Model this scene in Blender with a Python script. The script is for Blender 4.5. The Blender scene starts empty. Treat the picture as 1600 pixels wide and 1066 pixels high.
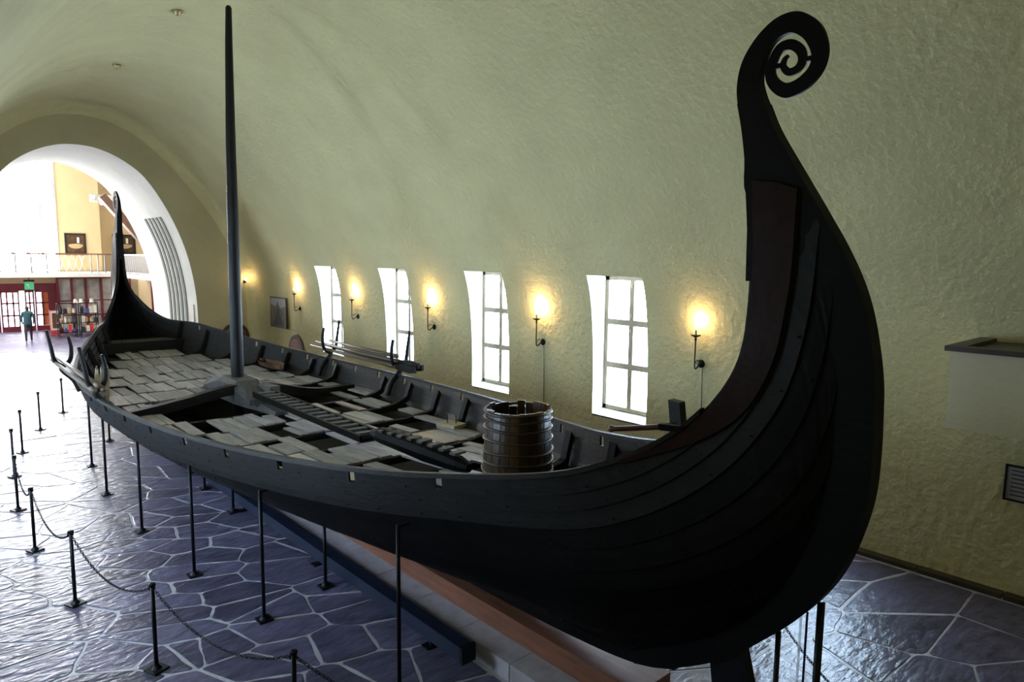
import bpy, math, random
import numpy as np
from mathutils import Matrix, Vector

random.seed(7)
rng = np.random.RandomState(7)
SC = bpy.context.scene
COL = SC.collection

# ------------------------------------------------------------------ camera
cam_data = bpy.data.cameras.new('camera')
cam = bpy.data.objects.new('camera', cam_data)
COL.objects.link(cam)
cam_data.sensor_width = 36.0
cam_data.lens = 24.075
cam_data.clip_end = 200
right = (0.74123, -0.67116, 0.01072)
down = (-0.07272, -0.09617, -0.9927)
fwd = (0.66729, 0.73505, -0.1201)
cam.matrix_world = Matrix((
    (right[0], -down[0], -fwd[0], -5.13),
    (right[1], -down[1], -fwd[1], 0.0),
    (right[2], -down[2], -fwd[2], 4.45),
    (0, 0, 0, 1)))
SC.camera = cam

# ------------------------------------------------------------------ world, exposure
world = bpy.data.worlds.new('sky')
SC.world = world
world.use_nodes = True
bg = world.node_tree.nodes['Background']
bg.inputs[0].default_value = (0.75, 0.85, 1.0, 1)
bg.inputs[1].default_value = 1.0
vs = SC.view_settings
vs.view_transform = 'Standard'
vs.look = 'None'
vs.exposure = 0.38
vs.gamma = 1.0
vs.use_curve_mapping = False
SC.cycles.max_bounces = 8
SC.cycles.diffuse_bounces = 5
SC.cycles.glossy_bounces = 4
SC.cycles.sample_clamp_indirect = 6.0
SC.cycles.caustics_reflective = False
SC.cycles.caustics_refractive = False

WIN_LEFT = 27.0        # daylight through the windows of the camera side
WIN_RIGHT = 22.0       # daylight through the windows in view
WIN_HALL = 42.0        # the tall window of the entrance hall
SKY_COL = (0.56, 0.76, 1.0)

# ------------------------------------------------------------------ materials
MATS = {}


def nodes_of(m):
    m.use_nodes = True
    return m.node_tree.nodes, m.node_tree.links


def mat(name, col, rough=0.6, var=0.25, scale=4.0, stretch=(1, 1, 1), bump=0.2,
        bump_scale=20.0, bump_dist=0.01, metal=0.0, spec=0.5, col2=None, rough_var=0.0, emit=None, estr=0.0,
        per_object=0.0):
    """procedural surface: two noise octaves for colour, one for relief"""
    m = bpy.data.materials.new(name)
    N, L = nodes_of(m)
    b = N['Principled BSDF']
    b.inputs['Roughness'].default_value = rough
    b.inputs['Metallic'].default_value = metal
    b.inputs['Specular IOR Level'].default_value = spec
    tc = N.new('ShaderNodeTexCoord')
    mp = N.new('ShaderNodeMapping')
    mp.inputs['Scale'].default_value = stretch
    L.new(tc.outputs['Object'], mp.inputs['Vector'])
    vec = mp.outputs['Vector']
    if per_object:
        oi = N.new('ShaderNodeObjectInfo')
        ad = N.new('ShaderNodeVectorMath'); ad.operation = 'ADD'
        cb = N.new('ShaderNodeCombineXYZ')
        mu = N.new('ShaderNodeMath'); mu.operation = 'MULTIPLY'; mu.inputs[1].default_value = 37.0
        L.new(oi.outputs['Random'], mu.inputs[0])
        L.new(mu.outputs[0], cb.inputs[0]); L.new(mu.outputs[0], cb.inputs[1])
        L.new(vec, ad.inputs[0]); L.new(cb.outputs[0], ad.inputs[1])
        vec = ad.outputs[0]
    nz = N.new('ShaderNodeTexNoise')
    nz.inputs['Scale'].default_value = scale
    nz.inputs['Detail'].default_value = 5
    nz.inputs['Roughness'].default_value = 0.6
    L.new(vec, nz.inputs['Vector'])
    rp = N.new('ShaderNodeValToRGB')
    c = np.array(col)
    c2 = np.array(col2) if col2 is not None else np.clip(c * (1 + var), 0, 1)
    c1 = np.clip(c * (1 - var), 0, 1) if col2 is None else c
    rp.color_ramp.elements[0].position = 0.3
    rp.color_ramp.elements[1].position = 0.7
    rp.color_ramp.elements[0].color = (*c1, 1)
    rp.color_ramp.elements[1].color = (*c2, 1)
    L.new(nz.outputs['Fac'], rp.inputs['Fac'])
    out = rp.outputs['Color']
    if per_object:
        hs = N.new('ShaderNodeHueSaturation')
        mr = N.new('ShaderNodeMapRange')
        mr.inputs['To Min'].default_value = 1 - per_object
        mr.inputs['To Max'].default_value = 1 + per_object
        L.new(oi.outputs['Random'], mr.inputs['Value'])
        L.new(mr.outputs[0], hs.inputs['Value'])
        L.new(out, hs.inputs['Color'])
        out = hs.outputs['Color']
    L.new(out, b.inputs['Base Color'])
    if rough_var:
        mr2 = N.new('ShaderNodeMapRange')
        mr2.inputs['To Min'].default_value = max(0.02, rough - rough_var)
        mr2.inputs['To Max'].default_value = min(1, rough + rough_var)
        L.new(nz.outputs['Fac'], mr2.inputs['Value'])
        L.new(mr2.outputs[0], b.inputs['Roughness'])
    if bump:
        nb = N.new('ShaderNodeTexNoise')
        nb.inputs['Scale'].default_value = bump_scale
        nb.inputs['Detail'].default_value = 4
        L.new(vec, nb.inputs['Vector'])
        bp = N.new('ShaderNodeBump')
        bp.inputs['Strength'].default_value = bump
        bp.inputs['Distance'].default_value = bump_dist
        L.new(nb.outputs['Fac'], bp.inputs['Height'])
        L.new(bp.outputs['Normal'], b.inputs['Normal'])
    if emit is not None:
        b.inputs['Emission Color'].default_value = (*emit, 1)
        b.inputs['Emission Strength'].default_value = estr
    MATS[name] = m
    return m


def emission(name, col, strength):
    """bright daylight behind frosted glass: slightly uneven, with a glossy face"""
    m = bpy.data.materials.new(name)
    N, L = nodes_of(m)
    b = N['Principled BSDF']
    b.inputs['Base Color'].default_value = (0.8, 0.8, 0.8, 1)
    b.inputs['Roughness'].default_value = 0.2
    tc = N.new('ShaderNodeTexCoord')
    nz = N.new('ShaderNodeTexNoise')
    nz.inputs['Scale'].default_value = 1.5
    L.new(tc.outputs['Object'], nz.inputs['Vector'])
    rp = N.new('ShaderNodeValToRGB')
    rp.color_ramp.elements[0].color = (*[x * 0.93 for x in col], 1)
    rp.color_ramp.elements[1].color = (*col, 1)
    L.new(nz.outputs['Fac'], rp.inputs['Fac'])
    L.new(rp.outputs['Color'], b.inputs['Emission Color'])
    b.inputs['Emission Strength'].default_value = strength
    MATS[name] = m
    return m


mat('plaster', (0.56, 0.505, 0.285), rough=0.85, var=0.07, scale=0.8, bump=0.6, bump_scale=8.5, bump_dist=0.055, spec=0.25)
mat('plaster_end_shade', (0.44, 0.39, 0.235), rough=0.85, var=0.06, scale=0.8, bump=0.3, bump_scale=6.0, bump_dist=0.03, spec=0.2)  # darker copy of the plaster: the end wall's weaker light put into its colour
mat('plaster_white', (0.80, 0.79, 0.72), rough=0.8, var=0.05, scale=1.0, bump=0.3, bump_scale=8.0, bump_dist=0.02, spec=0.3)
mat('beige_wall', (0.50, 0.365, 0.20), rough=0.8, var=0.05, scale=0.7, bump=0.15)
mat('slate', (0.080, 0.072, 0.118), rough=0.34, var=0.45, scale=3.0, stretch=(1.0, 2.2, 1), bump=0.75, bump_scale=5.0,
    bump_dist=0.03, spec=0.5, rough_var=0.12, per_object=0.35)
mat('grout', (0.40, 0.385, 0.41), rough=0.42, var=0.2, scale=8.0, bump=0.4, bump_scale=60, bump_dist=0.004)
mat('tarred_oak', (0.0026, 0.0022, 0.0020), rough=0.55, var=0.5, scale=3.0, stretch=(2, 0.9, 2), bump=0.35, bump_scale=14.0,
    bump_dist=0.008, spec=0.10, rough_var=0.12, per_object=0.45)
mat('weathered_oak', (0.0052, 0.0044, 0.0042), rough=0.6, var=0.5, scale=3.0, stretch=(3, 0.6, 3), bump=0.4, bump_scale=9.0,
    bump_dist=0.01, spec=0.2, per_object=0.2)
mat('parapet_plaster', (0.56, 0.51, 0.37), rough=0.8, var=0.05, scale=1.0, bump=0.2, bump_scale=14.0, bump_dist=0.02, spec=0.25)
mat('inner_oak', (0.019, 0.016, 0.0145), rough=0.55, var=0.4, scale=3.0, stretch=(6, 0.8, 6), bump=0.5, bump_scale=8.0,
    bump_dist=0.01, spec=0.3)
mat('brown_oak', (0.013, 0.0036, 0.0026), rough=0.5, var=0.35, scale=4.0, stretch=(5, 2, 2), bump=0.4, bump_scale=10.0, spec=0.12)
mat('deck_oak', (0.36, 0.335, 0.345), rough=0.45, var=0.3, scale=3.0, stretch=(5, 0.8, 5), bump=0.5, bump_scale=9.0,
    bump_dist=0.01, spec=0.4, per_object=0.35)
mat('beam_oak', (0.010, 0.0085, 0.0075), rough=0.55, var=0.4, scale=3.0, stretch=(0.8, 6, 6), bump=0.4, bump_scale=8.0, spec=0.18)
mat('grey_oak', (0.070, 0.066, 0.066), rough=0.7, var=0.35, scale=4.0, stretch=(5, 0.8, 5), bump=0.4, bump_scale=9.0)
mat('mast_oak', (0.009, 0.008, 0.008), rough=0.45, var=0.5, scale=3.0, stretch=(9, 9, 0.6), bump=0.5, bump_scale=6.0, spec=0.22)
mat('oar_wood', (0.11, 0.075, 0.05), rough=0.5, var=0.3, scale=4.0, stretch=(6, 0.7, 6), bump=0.3)
mat('tub_wood', (0.050, 0.024, 0.008), rough=0.32, var=0.5, scale=4.0, stretch=(5, 5, 0.8), bump=0.3, spec=0.6, per_object=0.3)
mat('hoop_wood', (0.035, 0.018, 0.009), rough=0.4, var=0.3, scale=8.0, bump=0.3)
mat('scoop_wood', (0.12, 0.06, 0.035), rough=0.5, var=0.3, scale=4.0, bump=0.3)
mat('tiller_wood', (0.07, 0.018, 0.008), rough=0.45, var=0.3, scale=6.0, bump=0.3)
mat('pale_block', (0.42, 0.36, 0.24), rough=0.6, var=0.15, scale=10.0, bump=0.2)
mat('black_iron', (0.002, 0.002, 0.004), rough=0.45, var=0.2, scale=20.0, bump=0.1, spec=0.25)
mat('steel_blue', (0.012, 0.020, 0.045), rough=0.35, var=0.2, scale=6.0, stretch=(1, 0.3, 1), bump=0.1, metal=0.4)
mat('plinth_concrete', (0.40, 0.37, 0.40), rough=0.7, var=0.18, scale=5.0, bump=0.4, bump_scale=30)
mat('red_timber', (0.20, 0.075, 0.040), rough=0.5, var=0.3, scale=3.0, stretch=(5, 0.6, 5), bump=0.2)
mat('window_wood', (0.25, 0.19, 0.115), rough=0.5, var=0.15, scale=6.0, bump=0.1)
mat('brass', (0.45, 0.36, 0.18), rough=0.35, var=0.1, scale=20, bump=0, metal=0.8)
mat('balcony_wood', (0.035, 0.020, 0.014), rough=0.4, var=0.3, scale=5.0, bump=0.1)
mat('foot_shade_brown', (0.040, 0.028, 0.014), rough=0.5, var=0.3, scale=3.0, bump=0.3)  # dark brown standing in for shade where wall meets floor
mat('red_paint', (0.16, 0.012, 0.022), rough=0.4, var=0.15, scale=4.0, bump=0.05)
mat('sign_red', (0.45, 0.035, 0.04), rough=0.4, var=0.1, scale=4.0, bump=0)
mat('white_paint', (0.75, 0.73, 0.68), rough=0.5, var=0.04, scale=3.0, bump=0.05)
mat('grey_metal', (0.16, 0.15, 0.14), rough=0.4, var=0.1, scale=10.0, bump=0, metal=0.5)
mat('rail_wood', (0.16, 0.06, 0.035), rough=0.4, var=0.2, scale=5.0, bump=0.05)
mat('roof_wood', (0.11, 0.045, 0.022), rough=0.5, var=0.2, scale=5.0, bump=0.1)
mat('slot_grey', (0.16, 0.165, 0.14), rough=0.8, var=0.1, scale=5.0, bump=0.1)
mat('green_sign', (0.03, 0.28, 0.12), rough=0.4, var=0.05, scale=4.0, bump=0, emit=(0.06, 0.5, 0.2), estr=0.15)
mat('cable_grey', (0.16, 0.14, 0.10), rough=0.6, var=0.1, scale=10, bump=0)
mat('fin_grey', (0.36, 0.36, 0.38), rough=0.6, var=0.05, scale=3.0, bump=0)
mat('paper', (0.33, 0.32, 0.34), rough=0.7, var=0.08, scale=6.0, bump=0)
mat('ink', (0.05, 0.05, 0.06), rough=0.7, var=0.2, scale=30.0, bump=0)
mat('candle', (0.7, 0.62, 0.45), rough=0.5, var=0.05, scale=10.0, bump=0)
mat('shield_red', (0.17, 0.045, 0.03), rough=0.5, var=0.3, scale=8.0, bump=0.2)
mat('shield_ochre', (0.30, 0.18, 0.07), rough=0.5, var=0.25, scale=9.0, bump=0.2)
mat('shield_dark', (0.03, 0.018, 0.012), rough=0.5, var=0.2, scale=9.0, bump=0.2)
mat('jacket', (0.015, 0.06, 0.075), rough=0.8, var=0.2, scale=12.0, bump=0.3)
mat('trousers', (0.012, 0.012, 0.02), rough=0.8, var=0.2, scale=12.0, bump=0.3)
mat('skin', (0.45, 0.26, 0.18), rough=0.6, var=0.05, scale=10.0, bump=0)
mat('hair', (0.02, 0.016, 0.014), rough=0.7, var=0.2, scale=30.0, bump=0.3)
mat('orange_cloth', (0.6, 0.16, 0.05), rough=0.8, var=0.1, scale=12.0, bump=0.2)
mat('goods_black', (0.02, 0.02, 0.022), rough=0.5, var=0.2, scale=8, bump=0)
mat('goods_white', (0.65, 0.6, 0.5), rough=0.6, var=0.1, scale=8, bump=0)
mat('goods_red', (0.5, 0.02, 0.02), rough=0.5, var=0.15, scale=8, bump=0)
mat('goods_blue', (0.03, 0.06, 0.25), rough=0.5, var=0.15, scale=8, bump=0)
mat('goods_tan', (0.35, 0.24, 0.12), rough=0.6, var=0.2, scale=8, bump=0)
mat('photo_dark', (0.03, 0.027, 0.023), col2=(0.19, 0.17, 0.14), rough=0.5, scale=3.2, stretch=(1, 1, 0.7), bump=0)
mat('photo_warm', (0.02, 0.015, 0.012), col2=(0.10, 0.05, 0.02), rough=0.6, scale=2.4, bump=0, spec=0.08)
mat('frame_gold', (0.25, 0.17, 0.08), rough=0.5, var=0.2, scale=10, bump=0)
mat('frame_grey', (0.02, 0.018, 0.017), rough=0.6, var=0.2, scale=10, bump=0, spec=0.08)
mat('showcase', (0.30, 0.29, 0.26), col2=(0.75, 0.72, 0.66), rough=0.3, scale=1.6, bump=0)
emission('daylight_right', SKY_COL, WIN_RIGHT)
emission('daylight_left', SKY_COL, WIN_LEFT)
emission('daylight_hall', (0.92, 0.95, 1.0), WIN_HALL)
emission('daylight_door', (0.86, 0.84, 1.0), 6.0)
emission('side_fill_glow', (0.92, 0.95, 1.0), 8.5)  # glow of the unseen panes added in the entrance hall
emission('bulb_glow', (1.0, 0.72, 0.36), 40.0)
emission('spot_glow', (1.0, 0.92, 0.75), 12.0)

# clear glass
gm = bpy.data.materials.new('clear_glass')
N, L = nodes_of(gm)
gb = N['Principled BSDF']
gb.inputs['Base Color'].default_value = (0.80, 0.92, 0.95, 1)
gb.inputs['Roughness'].default_value = 0.05
gb.inputs['Alpha'].default_value = 0.35
MATS['clear_glass'] = gm


# ------------------------------------------------------------------ mesh helpers
def rootloc(o):
    p = Vector((0, 0, 0))
    while o is not None:
        p += Vector(o.location)
        o = o.parent
    return p


class MB:
    def __init__(self):
        self.v = []; self.f = []; self.mi = []

    def add(self, V, F, mi=0):
        n = len(self.v)
        self.v += [tuple(map(float, p)) for p in V]
        self.f += [tuple(int(i) + n for i in q) for q in F]
        self.mi += [mi] * len(F)
        return self

    def box(self, c, s, rz=0.0, mi=0, M=None):
        hx, hy, hz = s[0] / 2, s[1] / 2, s[2] / 2
        V = [Vector((x, y, z)) for x in (-hx, hx) for y in (-hy, hy) for z in (-hz, hz)]
        if M is None:
            M = Matrix.Rotation(rz, 3, 'Z')
        V = [M @ p + Vector(c) for p in V]
        F = [(0, 1, 3, 2), (4, 6, 7, 5), (0, 4, 5, 1), (2, 3, 7, 6), (0, 2, 6, 4), (1, 5, 7, 3)]
        return self.add(V, F, mi)

    def beam(self, p0, p1, w, h, up=(0, 0, 1), mi=0):
        p0 = Vector(p0); p1 = Vector(p1)
        d = (p1 - p0)
        y = d.normalized()
        x = y.cross(Vector(up)).normalized()
        z = x.cross(y)
        M = Matrix((x, y, z)).transposed()
        return self.box((p0 + p1) / 2, (w, d.length, h), M=M, mi=mi)

    def tube(self, path, r, n=8, cap=True, mi=0):
        P = [Vector(p) for p in path]
        if not hasattr(r, '__len__'):
            r = [r] * len(P)
        V = []; F = []
        ref = None
        for i, p in enumerate(P):
            t = (P[min(i + 1, len(P) - 1)] - P[max(i - 1, 0)]).normalized()
            if ref is None:
                a = Vector((0, 0, 1)) if abs(t.z) < 0.9 else Vector((1, 0, 0))
                ref = t.cross(a).normalized()
            else:
                ref = (ref - t * ref.dot(t)).normalized()
            b = t.cross(ref)
            for k in range(n):
                a = 2 * math.pi * k / n
                V.append(p + (ref * math.cos(a) + b * math.sin(a)) * r[i])
        for i in range(len(P) - 1):
            for k in range(n):
                k2 = (k + 1) % n
                F.append((i * n + k, i * n + k2, (i + 1) * n + k2, (i + 1) * n + k))
        if cap:
            F.append(tuple(range(n))[::-1])
            F.append(tuple((len(P) - 1) * n + k for k in range(n)))
        return self.add(V, F, mi)

    def lathe(self, prof, c=(0, 0, 0), n=16, M=None, mi=0):
        V = []; F = []
        for r, z in prof:
            for k in range(n):
                a = 2 * math.pi * k / n
                p = Vector((r * math.cos(a), r * math.sin(a), z))
                V.append((M @ p if M is not None else p) + Vector(c))
        m = len(prof)
        for i in range(m - 1):
            for k in range(n):
                k2 = (k + 1) % n
                F.append((i * n + k, i * n + k2, (i + 1) * n + k2, (i + 1) * n + k))
        F.append(tuple(range(n))[::-1])
        F.append(tuple((m - 1) * n + k for k in range(n)))
        return self.add(V, F, mi)

    def strip(self, A, B, axis, t0, t1, mi=0, cap=True):
        """ribbon between polylines A and B (in 3D), given thickness along an axis vector"""
        ax = Vector(axis)
        n = len(A)
        if not hasattr(t0, '__len__'):
            t0 = [t0] * n
        if not hasattr(t1, '__len__'):
            t1 = [t1] * n
        V = []
        for i in range(n):
            a = Vector(A[i]); b = Vector(B[i])
            V += [a + ax * t0[i], b + ax * t0[i], b + ax * t1[i], a + ax * t1[i]]
        F = []
        for i in range(n - 1):
            for k in range(4):
                k2 = (k + 1) % 4
                F.append((i * 4 + k, i * 4 + k2, (i + 1) * 4 + k2, (i + 1) * 4 + k))
        if cap:
            F.append((3, 2, 1, 0)); m = (n - 1) * 4
            F.append((m, m + 1, m + 2, m + 3))
        return self.add(V, F, mi)

    def prism(self, poly, h0, h1, mi=0):
        """polygon in XY raised from h0 to h1"""
        n = len(poly)
        V = [(p[0], p[1], h0) for p in poly] + [(p[0], p[1], h1) for p in poly]
        F = [tuple(range(n))[::-1], tuple(range(n, 2 * n))]
        F += [(i, (i + 1) % n, n + (i + 1) % n, n + i) for i in range(n)]
        return self.add(V, F, mi)

    def mesh(self, name, off=Vector((0, 0, 0)), smooth=False):
        me = bpy.data.meshes.new(name)
        me.from_pydata([(p[0] - off.x, p[1] - off.y, p[2] - off.z) for p in self.v], [], self.f)
        if any(self.mi):
            me.polygons.foreach_set('material_index', self.mi)
        if smooth:
            me.polygons.foreach_set('use_smooth', [True] * len(me.polygons))
        me.update()
        return me

    def build(self, name, m, parent=None, org=None, smooth=False):
        off = rootloc(parent) if parent is not None else Vector(org or (0, 0, 0))
        me = self.mesh(name, off, smooth)
        for k in (m if isinstance(m, (list, tuple)) else [m]):
            me.materials.append(MATS[k])
        o = bpy.data.objects.new(name, me)
        COL.objects.link(o)
        if parent is not None:
            o.parent = parent
        else:
            o.location = off
        return o


def tag(o, label, cat, group=None, kind=None):
    if label: o['label'] = label
    if cat: o['category'] = cat
    if group: o['group'] = group
    if kind: o['kind'] = kind
    return o


def thing(name, loc, label, cat, group=None, kind=None):
    o = bpy.data.objects.new(name, None)
    o.empty_display_size = 0.1
    COL.objects.link(o)
    o.location = loc
    return tag(o, label, cat, group, kind)


def copy_tree(o, parent=None):
    c = o.copy()
    COL.objects.link(c)
    c.parent = parent
    for ch in list(o.children):
        copy_tree(ch, c)
    return c


def shared(name, me, parent, loc=(0, 0, 0), rz=0.0):
    o = bpy.data.objects.new(name, me)
    COL.objects.link(o)
    o.parent = parent
    o.location = loc
    o.rotation_euler = (0, 0, rz)
    return o


def catmull(P, per=8):
    """centripetal-ish Catmull-Rom through a list of points"""
    P = [np.array(p, float) for p in P]
    P = [2 * P[0] - P[1]] + P + [2 * P[-1] - P[-2]]
    out = []
    for i in range(1, len(P) - 2):
        p0, p1, p2, p3 = P[i - 1], P[i], P[i + 1], P[i + 2]
        t0 = 0.0
        t1 = t0 + max(np.linalg.norm(p1 - p0), 1e-6) ** 0.5
        t2 = t1 + max(np.linalg.norm(p2 - p1), 1e-6) ** 0.5
        t3 = t2 + max(np.linalg.norm(p3 - p2), 1e-6) ** 0.5
        for k in range(per):
            t = t1 + (t2 - t1) * k / per
            A1 = (t1 - t) / (t1 - t0) * p0 + (t - t0) / (t1 - t0) * p1
            A2 = (t2 - t) / (t2 - t1) * p1 + (t - t1) / (t2 - t1) * p2
            A3 = (t3 - t) / (t3 - t2) * p2 + (t - t2) / (t3 - t2) * p3
            B1 = (t2 - t) / (t2 - t0) * A1 + (t - t0) / (t2 - t0) * A2
            B2 = (t3 - t) / (t3 - t1) * A2 + (t - t1) / (t3 - t1) * A3
            out.append((t2 - t) / (t2 - t1) * B1 + (t - t1) / (t2 - t1) * B2)
    out.append(P[-2])
    return np.array(out)


def smooth_interp(x, xs, ys):
    """monotone-ish cubic through knots, vector valued"""
    xs = np.array(xs, float); ys = np.array(ys, float)
    d = np.gradient(ys, xs, axis=0)
    i = int(np.clip(np.searchsorted(xs, x) - 1, 0, len(xs) - 2))
    h = xs[i + 1] - xs[i]
    t = (x - xs[i]) / h
    return ((2 * t ** 3 - 3 * t ** 2 + 1) * ys[i] + (t ** 3 - 2 * t ** 2 + t) * h * d[i]
            + (-2 * t ** 3 + 3 * t ** 2) * ys[i + 1] + (t ** 3 - t ** 2) * h * d[i + 1])


# ================================================================== THE HALL
Y_NEAR, Y_END, Y_PASS, Y_BACK = -2.2, 27.2, 33.0, 47.4
PROF = [(5.72, 0.0), (5.72, 0.6), (5.72, 1.2), (5.72, 2.0), (5.67, 3.0), (5.57, 3.7), (5.43, 4.15), (5.12, 4.9), (4.72, 5.64),
        (4.38, 6.2), (3.95, 6.8), (3.5, 7.35), (3.0, 7.93), (2.5, 8.4), (1.95, 8.83), (1.4, 9.14), (0.8, 9.36), (0.0, 9.46)]
PZ = catmull(PROF, 3)
PROF_Z = np.array([p[1] for p in PZ]); PROF_X = np.array([p[0] for p in PZ])


def wall_x(z):
    return float(np.interp(z, PROF_Z, PROF_X))


WZ0, WZ1 = 1.2, 4.12
WIN_Y = [(8.0 + 4.05 * k, 9.4 + 4.05 * k) for k in range(-1, 4)]
zs = sorted(set([round(z, 3) for z in PROF_Z if z < 5.5] + [WZ0, WZ1]))
zs = [z for i, z in enumerate(zs) if z in (WZ0, WZ1) or all(abs(z - q) > 0.05 for q in (WZ0, WZ1))]


def fillet(y):
    """the plaster rounds softly into the end wall"""
    t = y - (Y_END - 0.4)
    return 0.0 if t <= 0 else 0.4 - math.sqrt(max(0, 0.16 - t * t))


ycuts = [Y_NEAR, 0.0, 2.0]
for a, b in WIN_Y:
    ycuts += [a, (a + b) / 2, b, b + 0.9, b + 1.8]
ycuts = sorted(set([round(y, 3) for y in ycuts if y < 26.6] + [26.7] + [round(26.8 + 0.4 * math.sin(math.pi / 2 * k / 7), 4) for k in range(8)]))


LEFT_WIN = WIN_Y[1:]      # window left out of the nearest bay to keep hull and wall darker


def in_win(y, z, wins):
    return WZ0 < z < WZ1 and any(a < y < b for a, b in wins)


def vault_point(sgn, x, z, y):
    f = fillet(y)
    n = Vector((x / 5.72 ** 2, 0, max(0, z - 1.5) / 8.0 ** 2)).normalized()
    return (sgn * (x - n.x * f), y, z - n.z * f)


for sgn, nm in ((1, 'wall_right'), (-1, 'wall_left')):
    mb = MB()
    V = [vault_point(sgn, wall_x(z), z, y) for y in ycuts for z in zs]
    nz_ = len(zs)
    F = []
    for i in range(len(ycuts) - 1):
        for j in range(nz_ - 1):
            if in_win((ycuts[i] + ycuts[i + 1]) / 2, (zs[j] + zs[j + 1]) / 2, WIN_Y if sgn > 0 else LEFT_WIN):
                continue
            q = (i * nz_ + j, (i + 1) * nz_ + j, (i + 1) * nz_ + j + 1, i * nz_ + j + 1)
            F.append(q if sgn < 0 else q[::-1])
    mb.add(V, F)
    o = mb.build(nm, 'plaster', smooth=True)
    tag(o, 'rough cream plaster wall with deep windows and candle lamps' if sgn > 0 else
        'rough cream plaster wall behind the camera side of the hall', 'wall', kind='structure')
# ceiling
mb = MB()
top = [(x, z) for x, z in zip(PROF_X, PROF_Z) if z > zs[-1] - 1e-4]
top = [(wall_x(zs[-1]), zs[-1])] + [p for p in top if p[1] > zs[-1] + 0.02]
ring = [(1, x, z) for x, z in top] + [(-1, x, z) for x, z in top[::-1][1:]]
V = [vault_point(s, x, z, y) for y in ycuts for s, x, z in ring]
m_ = len(ring)
F = [(i * m_ + j, (i + 1) * m_ + j, (i + 1) * m_ + j + 1, i * m_ + j + 1)[::-1] for i in range(len(ycuts) - 1) for j in range(m_ - 1)]
mb.add(V, F)
tag(mb.build('ceiling', 'plaster', smooth=True), 'rough cream plaster barrel vault above the ship', 'ceiling', kind='structure')
# back wall behind the camera
mb = MB()
mb.box((0, Y_NEAR - 0.1, 4.8), (11.6, 0.2, 9.6))
tag(mb.build('wall_near', 'plaster'), 'plain plaster end wall behind the viewer', 'wall', kind='structure')

# end wall with the arch, and the deep white passage
ACX = -0.15
AP = [(3.6, 0.0), (3.6, 1.0), (3.6, 2.0), (3.54, 3.2), (3.27, 4.6), (2.72, 6.0), (2.0, 7.15), (1.5, 7.58), (0.97, 7.87), (0.45, 8.03), (0.0, 8.07)]
APs = [tuple(p) for p in catmull(AP, 4)]
arch = [(ACX + x, z) for x, z in APs] + [(ACX - x, z) for x, z in APs[::-1][1:]]


def outer_at(ang):
    pass


outer = []
oc = (ACX, 0.0)
full = [(x, z) for x, z in zip(PROF_X, PROF_Z)]
fullring = np.array(full + [(-x, z) for x, z in full[::-1][1:]])
angs = np.unwrap(np.arctan2(fullring[:, 1], fullring[:, 0] - ACX))
for x, z in arch:
    a = math.atan2(z, x - ACX)
    outer.append((float(np.interp(a, angs, fullring[:, 0])), float(np.interp(a, angs, fullring[:, 1]))))
mb = MB()
n = len(arch)
V = [(x, Y_END, z) for x, z in arch] + [(x, Y_END, z) for x, z in outer]
F = [(i, i + 1, n + i + 1, n + i) for i in range(n - 1)]
mb.add(V, F)
end_wall = mb.build('wall_end', 'plaster_end_shade')
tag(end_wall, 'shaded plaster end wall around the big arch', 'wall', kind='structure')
mb = MB()
yl = [Y_END, 28.5, 30.0, 31.5, Y_PASS]
V = [(x, y, z) for y in yl for x, z in arch]
F = [(i * n + j, (i + 1) * n + j, (i + 1) * n + j + 1, i * n + j + 1) for i in range(len(yl) - 1) for j in range(n - 1)]
mb.add(V, F)
passage = mb.build('trim_1', 'plaster_white', smooth=True)
tag(passage, 'bright white vaulted passage through the arch', 'passage', kind='structure')
# five curved grille slots in the passage side
for k in range(5):
    y = 28.35 + 0.50 * k
    A = []; B = []; nrm = []
    for t in np.linspace(1.6, 5.85, 22):
        x = ACX + float(np.interp(t, [p[1] for p in APs], [p[0] for p in APs]))
        A.append((x - 0.03, y, t)); B.append((x - 0.03, y + 0.25, t))
    mb = MB()
    mb.strip(A, B, (1, 0, 0), 0.0, 0.05)
    mb.build('vent_slot', 'slot_grey', passage)
mb = MB()
mb.box((ACX + 3.57, 27.75, 2.2), (0.03, 0.4, 0.7))
o = mb.build('notice', 'goods_white'); o.location = (0, 0, 0)
tag(o, 'white notice sheet on the passage wall beside the grille', 'notice')

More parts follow.
